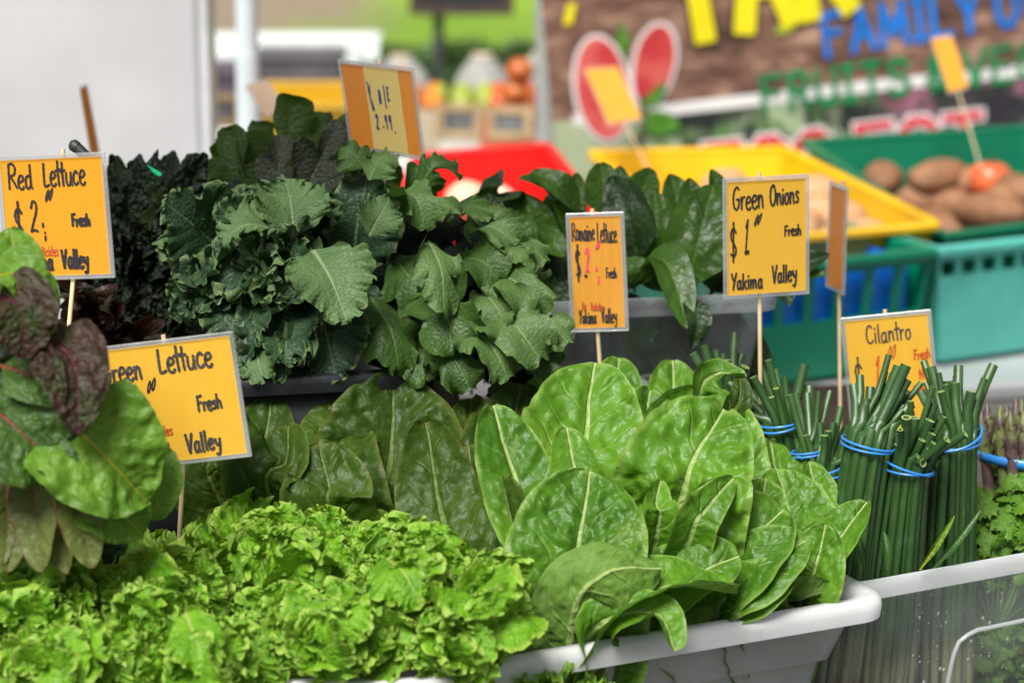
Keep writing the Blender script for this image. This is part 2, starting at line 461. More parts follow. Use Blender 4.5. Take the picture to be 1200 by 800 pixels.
def leaf(parent, mat, pts, width, nh, kind='romaine', cup=.5, bf=1.0, ruf=.05, rfreq=5.0, blis=.0, bN=7.0, nh2=None, nu=45, nv=84, name='leaf', wavy=.05):
    """a smooth-edged leaf: pts = world spine from the base to the tip, width in metres"""
    LEAFSEED[0] += 1
    sd_ = LEAFSEED[0]
    r = np.random.default_rng(sd_)
    spine = spline(pts, 48)
    L = np.sum(np.linalg.norm(np.diff(spine, axis=0), axis=1))
    v, u = np.meshgrid(np.linspace(0, 1, nv) ** .9, np.linspace(-1, 1, nu), indexing='ij')
    w = width / 2 * prof(kind, v)
    w = w * (1 + wavy * vnoise(v * rfreq * 1.3, np.sign(u) * 5.0 + 11, sd_))
    w = w * (1 + .012 * vnoise(v * 46, np.sign(u) * 3.0, sd_ + 15))
    cupv = cup * (1 + .25 * vnoise(v * 2.0, u * 0, sd_ + 3)) + 1e-4
    th = u * cupv
    x = w * np.sin(th) / cupv
    z = w * (1 - np.cos(th)) / cupv
    au = np.abs(u)
    body = sm(.05, .5, v)
    z = z + ruf * width * au ** 2.2 * body * (vnoise(v * rfreq, np.sign(u) * 3.0 + r.uniform(0, 50), sd_ + 1) + .45 * vnoise(v * rfreq * 2.7, np.sign(u) * 3.0 + r.uniform(0, 50), sd_ + 2))
    z = z + ruf * width * .22 * au ** 6 * body * vnoise(v * rfreq * 6.5, np.sign(u) * 3.0 + 9, sd_ + 16)
    xl = x / L
    ph = v * bN - np.abs(xl) * bN * 1.0 + .43 * (x > 0)
    cell = np.sin(np.pi * (ph - np.floor(ph))) ** 1.0
    an = vnoise(xl * 24 * bf + 3, v * 20 * bf, sd_ + 5)
    an2 = vnoise(xl * 46 * bf + 9, v * 38 * bf, sd_ + 6)
    m = sm(.02, .18, np.abs(x) / (width / 2 + 1e-6)) * (1 - sm(.8, 1.0, au) * .75) * body
    z = z + blis * width * m * (.60 * cell * (.7 + .5 * an) + .26 * an + .16 * an2)
    ribw = .05 * L * (1 - v) ** 1.5 + .004
    z = z - .35 * ribw * np.exp(-(x / ribw) ** 2)
    z = z + .04 * width * vnoise(v * 2.4 + r.uniform(0, 9), u * 1.3, sd_ + 9)
    loc = np.stack([x.ravel(), v.ravel(), z.ravel()], 1)
    co, L = place(loc, spine, nh, nh2)
    uv = np.stack([xl.ravel(), v.ravel()], 1)
    ends = np.maximum(au, sm(.93, 1.0, v)) if kind != 'none' else au
    me = grid_mesh(name, co, nv, nu, uv, ends.ravel())
    return link(name, me, MT[mat], parent)

def frill(parent, mat, pts, width, nh, A=(.05, 1.0, .5), F=(4, 11, 27), lobes=0, lobe=0.0, egg=.25, cup=.4, nh2=None, ns=150, nr=18, name='leaf', tooth=.02, base=.08, droop=0.0, blis=.0):
    """a frilly or lobed leaf (lettuce, kale): rows run from the midrib out to the margin"""
    LEAFSEED[0] += 1
    sd_ = LEAFSEED[0]
    rg = np.random.default_rng(sd_)
    spine = spline(pts, 40)
    L = np.sum(np.linalg.norm(np.diff(spine, axis=0), axis=1))
    s = np.linspace(-1, 1, ns)
    al = np.pi * s * .985
    oy = .5 + .5 * np.cos(al)
    ox = np.sin(al) * (1 + egg * np.cos(al))
    ox = ox / np.max(np.abs(ox)) * width / 2
    ox = np.where(oy < .25, ox * (.35 + .65 * sm(0, .25, oy)), ox)
    my = np.clip(oy * .8 - .16, 0, 1) * .98
    my = np.where(oy > .9, my + (oy - .9) * 2.0, my); my = np.clip(my, 0, .97)
    off = np.stack([ox, (oy - my) * L], 1)
    per = np.concatenate([[0], np.cumsum(np.hypot(np.diff(ox), np.diff(oy * L)))]); per /= per[-1]
    sc = 1 + tooth * vnoise(per * 60, 0 * per, sd_ + 4) + tooth * 1.5 * vnoise(per * 23, 0 * per + 3, sd_ + 5)
    if lobes:
        ph0 = rg.uniform(-.15, .15)
        lb = np.abs(np.cos(np.pi * lobes * (per + ph0 * .1)))
        sc = sc * (1 - lobe * (1 - lb ** .7) * (1 - .35 * vnoise(per * 7, 0 * per, sd_)))
    off = off * sc[:, None]
    tg = np.gradient(np.stack([ox, oy * L], 1), axis=0)
    tg /= np.linalg.norm(tg, axis=1)[:, None] + 1e-9
    r = np.linspace(0, 1, nr) ** .85
    Rr, S = np.meshgrid(r, np.arange(ns), indexing='ij')
    S = S.astype(int)
    x = off[S, 0] * Rr
    y = my[S] * L + off[S, 1] * Rr
    pw = per + .02 * vnoise(per * 9, 0 * per + 2, sd_ + 6)
    am = 1 + .5 * vnoise(per * 8, 0 * per + 7, sd_ + 7)
    # slow wave of the whole blade, then a meandering ruffle whose length grows towards the margin
    z = L * A[0] * Rr ** 1.6 * ((np.sin(2 * np.pi * F[0] * pw + rg.uniform(0, 6.28)) * .75 + .6 * vnoise(per * F[0] * .9, 0 * per, sd_ + 8)) * am)[S]
    ds = np.gradient(per)
    t1 = 2 * np.pi * F[1] * (per + .35 / F[1] * vnoise(per * F[1] * .8, 0 * per, sd_ + 20)) + rg.uniform(0, 6.28)
    t2 = 2 * np.pi * F[2] * (per + .35 / F[2] * vnoise(per * F[2] * .8, 0 * per, sd_ + 21)) + rg.uniform(0, 6.28)
    m1 = 1 + .35 * vnoise(per * 9, 0 * per, sd_ + 22)
    m2 = 1 + .6 * vnoise(per * 14, 0 * per, sd_ + 23)
    lenP = np.sum(np.hypot(np.diff(ox), np.diff(oy * L)))
    tsh = np.zeros_like(x); zz = np.zeros_like(x)
    win = max(5, int(1.5 * ns / F[1])) | 1
    for j in range(nr):
        w1, w2 = A[1] * r[j] ** 2.5, A[2] * r[j] ** 3.6
        phi = w1 * m1 * np.sin(t1) + w2 * m2 * np.sin(t2)
        c_, s_ = np.cumsum(np.cos(phi) * ds), np.cumsum(np.sin(phi) * ds)
        k_ = c_[-1]
        pad = np.pad(s_, win // 2, mode='edge')
        s_ = s_ - np.convolve(pad, np.ones(win) / win, 'valid')
        padc = np.pad(c_ - per * k_, win // 2, mode='edge')
        c_ = c_ - per * k_ - np.convolve(padc, np.ones(win) / win, 'valid') * .6
        sc_r = lenP * (.25 + .75 * r[j])
        tsh[j] = c_ / max(k_, .3) * sc_r
        zz[j] = s_ / max(k_, .3) * sc_r
    z = z + zz
    rsh = -.55 * np.abs(zz) * Rr ** 2 + .5 * zz * Rr ** 3 * (vnoise(per * 11, 0 * per, sd_ + 24))[S]
    x = x + tg[S, 0] * tsh; y = y + tg[S, 1] * tsh
    on = off / (np.linalg.norm(off, axis=1)[:, None] + 1e-9)
    x = x + on[S, 0] * rsh; y = y + on[S, 1] * rsh
    hw = width / 2
    z = z + cup * hw * (x / hw) ** 2
    if blis:
        z = z + blis * width * Rr * (1 - Rr ** 4) * vnoise(x / L * 26, y / L * 22, sd_ + 14)
    z = z - droop * L * Rr ** 2 * (np.abs(x) / hw)
    z = z - .02 * L * np.exp(-(x / (.04 * L)) ** 2) * (1 - y / L)
    loc = np.stack([x.ravel(), (base + (1 - base) * y / L).ravel(), z.ravel()], 1)
    co, L2 = place(loc, spine, nh, nh2)
    uv = np.stack([(x / L).ravel(), (y / L).ravel()], 1)
    me = grid_mesh(name, co, nr, ns, uv, Rr.ravel() ** 1.2)
    return link(name, me, MT[mat], parent)

def arc(B, T, N, bulge):
    B, T = np.array(B), np.array(T)
    return [B, (B + T) / 2 + np.array(N) * bulge * np.linalg.norm(T - B), T]

# ------------------------------------------------------------------ setting
ZT = 0.72                                   # table tops
def ground_mat():
    b = NB("asphalt")
    co = b.coord('Object')
    n = b.noise(co, 40.0, 6, .7); n2 = b.noise(co, .8, 3)
    c = b.mix(b.ramp(n, .3, .7), c3(.10, .10, .10), c3(.19, .185, .175))
    b.put(b.p.inputs['Base Color'], b.mix(b.ramp(n2, .35, .65), c, c3(.16, .155, .145)))
    b.p.inputs['Roughness'].default_value = .9
    b.l(b.bump(n, .6, .01), b.p.inputs['Normal'])
    return b.m
v = [(x, y, 0) for y in np.linspace(-30, 13, 12) for x in np.linspace(-80, 80, 20)]
f = [(j * 20 + i, j * 20 + i + 1, j * 20 + i + 21, j * 20 + i + 20) for j in range(11) for i in range(19)]
tag(link("ground", mesh("ground", v, f), ground_mat()), kind='structure')

def lawn_mat():
    b = NB("lawn")
    co = b.coord('Object')
    n = b.noise(co, .55, 4); n2 = b.noise(co, 14.0, 5, .7); n3 = b.noise(co, .2, 2)
    c = b.mix(b.ramp(n, .35, .65), c3(.12, .24, .02), c3(.22, .36, .035))
    c = b.mix(b.ramp(n2, .3, .75), c, c3(.26, .4, .06))
    sp = b.n("ShaderNodeSeparateXYZ"); b.l(co, sp.inputs[0])
    bare = b.math('MULTIPLY_ADD', b.math('SUBTRACT', b.noise(co, .7, 4), .5), 2.2, sp.outputs[0])
    c = b.mix(b.ramp(bare, -1.6, -.6, 1, 0), c, b.mix(b.ramp(n2, .3, .7), c3(.2, .155, .11), c3(.36, .29, .21)))
    b.put(b.p.inputs['Base Color'], c)
    b.p.inputs['Roughness'].default_value = .95
    b.p.inputs['Specular IOR Level'].default_value = .1
    b.l(b.bump(n2, .8, .05), b.p.inputs['Normal'])
    return b.m
ys = np.concatenate([np.linspace(13, 20, 20), np.linspace(21, 120, 24)])
xs = np.linspace(-80, 80, 60)
v = []
for y in ys:
    for x in xs:
        t = max(0, y - 13.0)
        v.append((x, y, .004 + .030 * t + .0009 * t * t + .12 * math.sin(x * .35 + y * .2) * min(1, t / 4)))
nx = len(xs)
f = [(j * nx + i, j * nx + i + 1, j * nx + i + nx + 1, j * nx + i + nx) for j in range(len(ys) - 1) for i in range(nx - 1)]
tag(link("hillside", mesh("hillside", v, f), lawn_mat()), kind='structure')

wood = plain("pale_wood", c3(.55, .38, .2), .55, var=.2, nscale=20)
stickm = plain("bamboo_stick", c3(.66, .5, .3), .5, var=.12, nscale=40)
blackm = plain("black_board", c3(.022, .024, .027), .5, var=.3)
dwood = plain("dark_wood", c3(.075, .045, .03), .55, var=.25, nscale=20)
clothm = plain("dark_navy_cloth", c3(.018, .02, .03), .85, var=.25, nscale=30, bump=.2, bscale=400)
greyt = plain("grey_table_plastic", c3(.56, .58, .58), .4, var=.05)

def oriented(yaw):
    c, s_ = math.cos(yaw), math.sin(yaw)
    return np.array([(c, s_, 0), (-s_, c, 0), (0, 0, 1)])

def folding_table(label, c, size, yaw, z, cloth, topm, drop=.35):
    t = thing("market_table", label, "table", (c[0], c[1], 0))
    R = oriented(yaw)
    MB().box((c[0], c[1], z - .018), (size[0], size[1], .032), R, .008).build("tabletop", topm, t)
    for sx in (-1, 1):
        for sy in (-1, 1):
            p = np.array([sx * (size[0] / 2 - .12), sy * (size[1] / 2 - .08), 0]) @ R + np.array([c[0], c[1], 0])
            MB().tube([p + (0, 0, 0), p + (0, 0, z - .034)], .014, 10).build("leg", plain("leg_metal", c3(.25, .25, .26), .4, metal=.6) if "leg_metal" not in bpy.data.materials else bpy.data.materials["leg_metal"], t)
    if cloth is not None:     # a skirt round the table, lying over its edge with shallow folds
        pts = []
        per = []
        hx, hy = size[0] / 2 + .004, size[1] / 2 + .004
        n = 60
        for (a, b_) in (((-hx, -hy), (hx, -hy)), ((hx, -hy), (hx, hy)), ((hx, hy), (-hx, hy)), ((-hx, hy), (-hx, -hy))):
            for k in range(n):
                q = k / n
                per.append((a[0] + (b_[0] - a[0]) * q, a[1] + (b_[1] - a[1]) * q))
        per = np.array(per)
        nrm = per / np.linalg.norm(per, axis=1)[:, None]
        rows = []
        for k, zz in enumerate(np.linspace(z + .003, z - drop, 8)):
            amp = .02 * (k / 7)
            w = amp * np.sin(np.arange(len(per)) * .8 + 2 * np.sin(np.arange(len(per)) * .13))[:, None] + (.004 if k else 0)
            p2 = per + nrm * w
            rows.append(np.concatenate([p2 @ R[:2, :2] + np.array(c[:2]), np.full((len(per), 1), zz)], 1))
        vv = np.concatenate(rows)
        m = len(per)
        ff = [(r * m + i, r * m + (i + 1) % m, (r + 1) * m + (i + 1) % m, (r + 1) * m + i) for r in range(7) for i in range(m)]
        ff.append(tuple(range(m)))
        link("tablecloth", mesh("tablecloth", vv, ff), cloth, t)
    return t

# main stall: the table of greens
folding_table("folding table with a dark cloth under the clear bins of greens", (0.05, 2.42), (1.7, 1.0), rad(14), ZT, clothm, greyt, .5)
# tiered riser at the back of it
rz = .885
rs = thing("display_riser", "low dark riser box under the kale and the spinach bin", "riser", (0.0, 2.62, ZT))
R14 = oriented(rad(8))
MB().box((-.05, 2.66, rz - .012), (1.25, .46, .02), R14, .004).build("top_board", dwood, rs)
for sx in (-1, 1):
    p = np.array([sx * .6, 0, 0]) @ R14 + (-.05, 2.66, ZT + .004 + (rz - .024 - ZT - .004) / 2)
    MB().box(p, (.02, .42, rz - .026 - ZT - .004), R14, .003).build("side_board", dwood, rs)

# ------------------------------------------------------------------ bins
def rrect(lx, ly, r, n=7):
    pts = []
    for (cx, cy, a0) in ((lx - r, r, -90), (lx - r, ly - r, 0), (r, ly - r, 90), (r, r, 180)):
        for k in range(n):
            a = rad(a0 + 90 * k / (n - 1))
            pts.append((cx + r * math.cos(a), cy + r * math.sin(a)))
    return np.array(pts)

def bin_(label, A, B, depth, h, tubm, rimm, taper=.04, lip=.016, rim_h=.02, r=.035, ledge=None, cat="storage bin", name="storage_bin", panel=False, group=None):
    """an open bin: A to B is its front rim, left to right, at rim height"""
    A, B = np.array(A), np.array(B); B[2] = A[2]
    ex = unit(B - A); ey = np.cross([0, 0, 1.0], ex); lx = np.linalg.norm(B - A)
    def W(p, z):
        return np.array([A + ex * q[0] + ey * q[1] + np.array([0, 0, z]) for q in p])
    def inset(k, rr=None):
        q = rrect(lx - 2 * k, depth - 2 * k, max(.004, (r if rr is None else rr) - k * .3))
        return q + k
    t = thing(name, label, cat, A + ex * lx / 2 + ey * depth / 2 + np.array([0, 0, -h]), group)
    n = len(rrect(1, 1, .1))
    def loft(loops, closed_first=True, closed_last=False):
        vv = np.concatenate(loops); ff = []
        for k in range(len(loops) - 1):
            for i in range(n):
                j = (i + 1) % n
                ff.append((k * n + i, k * n + j, (k + 1) * n + j, (k + 1) * n + i))
        if closed_first: ff.append(tuple(range(n - 1, -1, -1)))
        if closed_last: ff.append(tuple(range((len(loops) - 1) * n, len(loops) * n)))
        return vv, ff
    lv = [lip + taper, lip + taper * .97]
    zs = [-h + .003, -h + .010]
    if ledge:
        f_ = ledge / h
        k = lip + taper * f_
        loops = [W(inset(lip + taper + .006), -h), W(inset(lip + taper), -h + .008), W(inset(k + .007), -ledge - .002), W(inset(k), -ledge), W(inset(lip), -rim_h * .9)]
    else:
        loops = [W(inset(lip + taper + .006), -h), W(inset(lip + taper), -h + .008), W(inset(lip), -rim_h * .9)]
    vv, ff = loft(loops)
    me = mesh("tub", vv, ff)
    tub = link("tub", me, tubm, t)
    so = tub.modifiers.new("wall", 'SOLIDIFY'); so.thickness = .0022; so.offset = -1
    # rolled rim
    prof_ = [(lip - .001, -rim_h * .8), (.001, -rim_h), (0, -rim_h * .5), (.001, -.004), (.004, -.0005), (.009, 0), (lip - .003, -.001), (lip + .001, -.006), (lip + .0015, -rim_h * .7)]
    vv, ff = loft([W(inset(k), z) for k, z in prof_], False)
    m = len(prof_)
    ff += [((m - 1) * n + i, (m - 1) * n + (i + 1) % n, (i + 1) % n, i) for i in range(n)]
    link("rim", mesh("rim", vv, ff), rimm, t)
    if panel:      # raised panel moulded into the front wall
        zc0, zc1 = -h * .36, -h * .92
        tp = lambda z: lip + taper * (-z / h)
        x0, x1 = lx * panel[0], lx * panel[1]
        pth = []
        for (px_, pz_) in ((x0, zc1), (x0 + .004, zc0 - .02), (x0 + .02, zc0 - .002), (x0 + .045, zc0), (x1 - .04, zc0), (x1 - .004, zc0 - .02), (x1, zc1)):
            pth.append(A + ex * px_ + ey * (tp(pz_) - .001) + np.array([0, 0, pz_]))
        MB().tube(spline(pth, 40), .0022, 8).build("moulded_panel", rimm, t, True)
    t['_h'] = h
    return t, A, ex, ey

milky = plastic_clear("milky_plastic", c3(.94, .95, .95), .36, .3, .07)
milky_rim = plastic_clear("milky_plastic_rim", c3(.93, .94, .95), .9, .28)
clear = plastic_clear("clear_plastic", c3(.84, .87, .88), .035, .16, .03)
clear_rim = plastic_clear("clear_plastic_rim", c3(.90, .92, .94), .55, .2)
spinbinm = plastic_clear("smoky_clear_plastic", c3(.42, .47, .50), .09, .25, .05)
spinrim = plastic_clear("smoky_clear_rim", c3(.6, .63, .66), .3, .25)

blacktub = plain("black_tub_plastic", c3(.012, .014, .018), .4, var=.2)
ZR = .925
A1, B1 = G(548, 783, ZR), G(1050, 700, ZR)
FRONT = bin_("milky white plastic bin holding the romaine lettuce", A1, B1, .32, ZR - ZT - .004, milky, milky_rim, .05, .020, .019, .03, ledge=.062)
A2, B2 = G(-190, 806, ZR), G(546, 800, ZR)
LEFT = bin_("frosted plastic bin under the frilly green lettuce", A2, B2, .24, ZR - ZT - .004, milky, milky_rim, .05, .020, .019, .03, ledge=.062)
A3, B3 = G(985, 690, ZR), G(1420, 612, ZR)
RIGHT = bin_("clear plastic bin with water drops holding green onions and cilantro", A3, B3, .36, ZR - ZT - .004, clear, clear_rim, .03, .010, .016, .03, panel=(.33, .92))
# water drops on the outside of its front wall
drop = NB("water_drop")
drop.p.inputs['Base Color'].default_value = (1, 1, 1, 1)
drop.p.inputs['Roughness'].default_value = .03
drop.p.inputs['Transmission Weight'].default_value = .75
drop.p.inputs['IOR'].default_value = 1.33
dm = MB()
t3, a3, ex3, ey3 = RIGHT
h3 = ZR - ZT - .004
for k in range(150):
    fx = .17 + .33 * random.random() ** .8 if k < 120 else random.uniform(.05, .7)
    z = -h3 * random.uniform(.13, .85)
    x = fx * np.linalg.norm(B3 - A3)
    r_ = .0005 + .0014 * random.random() ** 3
    o = a3 + ex3 * x + ey3 * (.010 + .03 * (-z / h3) - .0002) + np.array([0, 0, z])
    vs, fs = [(o - ey3 * r_ * .7)], []
    for j, (rr, dd) in enumerate(((.6, .55), (1.0, 0.0))):
        for q in range(8):
            a = q * math.pi / 4
            vs.append(o + ex3 * r_ * rr * math.cos(a) + np.array([0, 0, 1.35 * r_ * rr * math.sin(a)]) - ey3 * r_ * dd * .8)
    for q in range(8):
        fs.append((0, 1 + q, 1 + (q + 1) % 8))
        fs.append((1 + q, 9 + q, 9 + (q + 1) % 8, 1 + (q + 1) % 8))
    dm.add(vs, fs)
tag(dm.build("water_drops", drop.m, t3, True), kind='stuff')

A6, B6 = P(120, 640, 2.19), P(478, 640, 2.19); A6[2] = B6[2] = .855
DARKBIN = bin_("black plastic tub holding the dark romaine behind the frosted bin", A6, B6, .19, .855 - ZT - .004, blacktub, blacktub, .02, .010, .016, .03, cat="tub", name="produce_tub")
# bins at the back
ZS = 1.118
A4, B4 = G(498, 362, ZS), G(918, 344, ZS)
SPIN = bin_("smoky clear bin of spinach behind the romaine sign", A4, B4, .27, ZS - rz, spinbinm, spinrim, .035, .010, .018, .025, panel=(.56, .93))
for fx in (.405,):
    x = fx * np.linalg.norm(B4 - A4)
    o = SPIN[1] + SPIN[2] * x
    MB().box(o + SPIN[3] * .006 + (0, 0, -.022), (.006, .010, .032), np.array([SPIN[2], SPIN[3], (0, 0, 1)]), .001).build("rib", spinrim, SPIN[0])
ZK = 1.085
A5, B5 = G(118, 452, ZK), G(500, 432, ZK)
KBIN = bin_("black plastic tub under the curly kale", A5, B5, .36, ZK - rz, blacktub, blacktub, .03, .012, .018, .03, cat="tub", name="produce_tub")
cb = thing("cardboard_box", "small brown cardboard box between the black tub and the spinach bin", "box", G(455, 450, ZK - .02) + np.array([0, .06, -.18]))
cardm = plain("brown_cardboard", c3(.30, .17, .09), .8, var=.15, nscale=30)
o = G(462, 447, ZK - .012)
RB = oriented(rad(6))
o = np.array(P(478, 440, 2.40)); bh = o[2] - rz
for (dx, dy, sx, sy) in ((0, 0, .07, .004), (0, .10, .07, .004), (-.033, .05, .004, .096), (.033, .05, .004, .096)):
    MB().box(np.array([dx, dy, 0]) @ RB + (o[0], o[1], rz + bh / 2), (sx, sy, bh), RB).build("side_panel", cardm, cb)
cb.location = (o[0], o[1] + .05, rz)

# ------------------------------------------------------------------ hand-lettered price signs
GL = {
 'R': (.62, ["0,0 .02,.5 .05,1", ".02,.97 .3,1.02 .52,.85 .45,.6 .1,.5", ".12,.5 .35,.3 .6,.02"]),
 'e': (.5, [".05,.3 .3,.33 .45,.42 .4,.56 .2,.58 .05,.4 .04,.2 .15,.03 .35,0 .48,.1"]),
 'd': (.55, [".42,.45 .25,.55 .06,.42 .05,.12 .2,0 .4,.12 .44,.3", ".44,1.0 .44,.5 .46,.1 .54,0"]),
 'L': (.5, [".08,1 .05,.5 .06,.06 .2,0 .5,.06"]),
 't': (.3, [".14,1 .13,.5 .16,0", "-.06,.62 .15,.64 .38,.66"]),
 'u': (.55, [".06,.55 .05,.2 .15,.02 .35,.05 .46,.3 .48,.56", ".48,.56 .47,.2 .55,.0"]),
 'c': (.48, [".44,.48 .3,.58 .1,.45 .04,.2 .15,.02 .35,0 .46,.1"]),
 'r': (.4, [".06,.55 .08,.25 .08,0", ".08,.3 .18,.5 .38,.55"]),
 's': (.42, [".4,.5 .22,.58 .1,.45 .22,.32 .36,.2 .28,.02 .04,.04"]),
 'h': (.55, [".07,1 .06,.5 .06,0", ".06,.3 .22,.55 .42,.45 .45,.2 .48,0"]),
 'n': (.55, [".06,.56 .07,.25 .07,0", ".07,.3 .22,.54 .4,.48 .44,.2 .48,0"]),
 'm': (.85, [".06,.56 .07,.25 .07,0", ".07,.3 .2,.54 .34,.48 .38,.2 .38,0", ".38,.3 .52,.54 .68,.48 .72,.2 .76,0"]),
 'i': (.22, [".1,.56 .1,.25 .11,0", ".1,.76 .11,.8 .12,.82"]),
 'o': (.5, [".3,.57 .1,.48 .04,.22 .16,.02 .36,.06 .46,.3 .4,.52 .28,.58"]),
 'a': (.55, [".42,.48 .25,.57 .07,.42 .05,.15 .18,0 .36,.1 .44,.35", ".44,.56 .43,.25 .46,.08 .54,0"]),
 'l': (.22, [".1,1.02 .09,.5 .1,.08 .18,0"]),
 'y': (.5, [".05,.56 .1,.3 .24,.22 .4,.32", ".45,.56 .42,.2 .34,-.2 .2,-.32 .05,-.24"]),
 'k': (.5, [".07,1 .06,.5 .06,0", ".44,.55 .2,.34 .08,.3", ".2,.34 .34,.15 .48,0"]),
 'F': (.52, [".08,1 .07,.5 .06,0", ".08,.98 .3,.98 .52,1.02", ".07,.55 .25,.55 .42,.58"]),
 'G': (.68, [".58,.9 .4,1.02 .14,.85 .04,.45 .14,.1 .38,0 .58,.2 .6,.45", ".36,.45 .5,.46 .66,.45"]),
 'O': (.7, [".4,1.0 .14,.85 .04,.45 .16,.06 .4,0 .6,.25 .62,.65 .48,.95 .36,1.0"]),
 'C': (.62, [".56,.85 .38,1.0 .14,.85 .04,.45 .14,.1 .38,0 .6,.14"]),
 'Y': (.6, [".04,1 .15,.7 .3,.55", ".58,1.02 .4,.6 .28,.3 .2,0"]),
 'V': (.6, [".03,1 .14,.5 .26,0", ".26,0 .4,.5 .58,1.02"]),
 'N': (.65, [".08,0 .07,.5 .08,1", ".08,1 .3,.5 .54,.02", ".54,.02 .55,.5 .56,1.02"]),
 'P': (.55, [".07,0 .07,.5 .08,1", ".06,.97 .32,1.02 .5,.82 .4,.58 .08,.5"]),
 'K': (.6, [".08,1.05 .12,.5 .2,-.3", ".44,.9 .25,.55 .14,.4", ".16,.35 .3,.1 .48,-.25"]),
 'A': (.55, [".06,0 .08,.5 .1,.95", ".1,.95 .4,.8 .42,.4 .4,0", ".08,.45 .25,.42 .42,.42"]),
 'E': (.45, [".4,.92 .2,.95 .08,.75 .1,.5 .3,.5", ".1,.5 .05,.2 .15,.02 .45,.1"]),
 'I': (.2, [".1,1.05 .1,.5 .11,-.1"]),
 '$': (.55, [".5,.8 .3,.95 .08,.8 .12,.58 .35,.42 .5,.22 .36,.02 .04,.1", ".3,1.15 .27,.5 .26,-.18"]),
 '1': (.3, [".02,.75 .12,.9 .22,1.02", ".22,1.02 .16,.5 .1,0"]),
 '2': (.5, [".06,.78 .2,1.0 .42,.9 .4,.62 .2,.3 .05,.02", ".05,.02 .25,.06 .5,.02"]),
 '9': (.5, [".42,.85 .2,.98 .05,.75 .2,.55 .42,.75", ".44,.95 .42,.4 .38,0"]),
 '0': (.42, [".22,1 .06,.7 .06,.25 .2,0 .34,.3 .34,.75 .22,1"]),
 '.': (.18, [".08,.04 .1,.0 .12,.04 .08,.06"]),
 ';': (.18, [".08,.35 .1,.3", ".1,.1 .09,-.05 .04,-.2"]),
 "'": (.18, [".1,1.0 .08,.75"]),
}

def write(mb, text, x, y, h, wscale, hw, o, ex, ez, en, slant=0.0, rise=0.0, jitter=.03, z0=.0008, gap=.10):
    """a line of marker lettering: ribbons on the sheet's plane"""
    pen = 0.0
    cnt = getattr(mb, 'cnt', 0)
    for ch in text:
        if ch == ' ':
            pen += .38; continue
        w, strokes = GL[ch]
        jy = random.uniform(-jitter, jitter); js = 1 + random.uniform(-.05, .05)
        for st in strokes:
            pts = np.array([[float(q) for q in p.split(',')] for p in st.split()])
            pts = spline(np.c_[pts, np.zeros(len(pts))], max(6, 7 * len(pts)))[:, :2] if len(pts) > 2 else pts
            pts = pts * js + (pen, jy)
            q = np.stack([x + h * wscale * pts[:, 0] + slant * h * pts[:, 1], y + h * pts[:, 1] + rise * h * wscale * pts[:, 0]], 1)
            t = np.gradient(q, axis=0); t /= np.linalg.norm(t, axis=1)[:, None] + 1e-12
            nn = np.stack([-t[:, 1], t[:, 0]], 1)
            q = np.vstack([q[0] - t[0] * hw * .7, q, q[-1] + t[-1] * hw * .7]); nn = np.vstack([nn[0], nn, nn[-1]])
            ww = hw * np.concatenate([[.55], np.full(len(q) - 2, 1.0), [.55]]) * (1 + .12 * np.sin(np.arange(len(q)) * 1.1))
            zz = z0 + .00003 * (cnt % 12); cnt += 1
            L_, R_ = q + nn * ww[:, None], q - nn * ww[:, None]
            m = len(q)
            vs = [o + ex * a[0] + ez * a[1] + en * zz for a in np.vstack([L_, R_])]
            mb.add(vs, [(m + i, m + i + 1, i + 1, i) for i in range(m - 1)])
        pen += w + gap
    mb.cnt = cnt
    return pen * h * wscale

inkb = plain("black_marker", c3(.018, .016, .02), .5, var=.25, nscale=200)
inkg = plain("grey_black_marker", c3(.05, .045, .045), .5, var=.3, nscale=200)
inkbl = plain("blue_marker", c3(.012, .025, .16), .5, var=.2, nscale=200)
inkr = plain("red_pen", c3(.55, .09, .02), .5, var=.2, nscale=200)
inkpink = plain("pink_red_marker", c3(.75, .06, .10), .5, var=.2, nscale=200)
def paper(name, col, col2):
    b = NB(name)
    co = b.coord('Generated')
    n = b.noise(co, 3.0, 3)
    mp = b.n("ShaderNodeMapping"); b.l(co, mp.inputs[0]); mp.inputs['Scale'].default_value = (14, 2, 1.2)
    n2 = b.noise(mp.outputs[0], 1.0, 3)
    b.put(b.p.inputs['Base Color'], b.mix(b.math('MULTIPLY_ADD', b.ramp(n2, .35, .65), .5, b.math('MULTIPLY', n, .4)), col, col2))
    b.p.inputs['Roughness'].default_value = .6
    tl = b.n("ShaderNodeBsdfTranslucent"); tl.inputs[0].default_value = (*col, 1)
    mx = b.n("ShaderNodeMixShader"); mx.inputs[0].default_value = .28
    b.l(b.p.outputs[0], mx.inputs[1]); b.l(tl.outputs[0], mx.inputs[2]); b.l(mx.outputs[0], b.out.inputs[0])
    return b.m
PAP = {
 'yellow': paper("golden_yellow_paper", c3(.90, .52, .035), c3(.91, .56, .055)),
 'orange': paper("deep_yellow_paper", c3(.86, .40, .008), c3(.87, .43, .015)),
 'amber': paper("amber_paper", c3(.84, .36, .02), c3(.88, .46, .06)),
 'kale': paper("bright_orange_paper", c3(.85, .30, .03), c3(.87, .36, .06)),
 'note': paper("pale_yellow_note", c3(.88, .68, .22), c3(.9, .72, .27)),
 'brown': paper("rust_orange_paper", c3(.80, .27, .03), c3(.50, .24, .07)),
 'pale': paper("lit_peach_paper", c3(.85, .6, .42), c3(.86, .68, .52)),  # bright light on the sign's face put into the paper colour
}
sleeve_edge = plastic_clear("sleeve_border", c3(.88, .88, .9), .17, .2, .10)
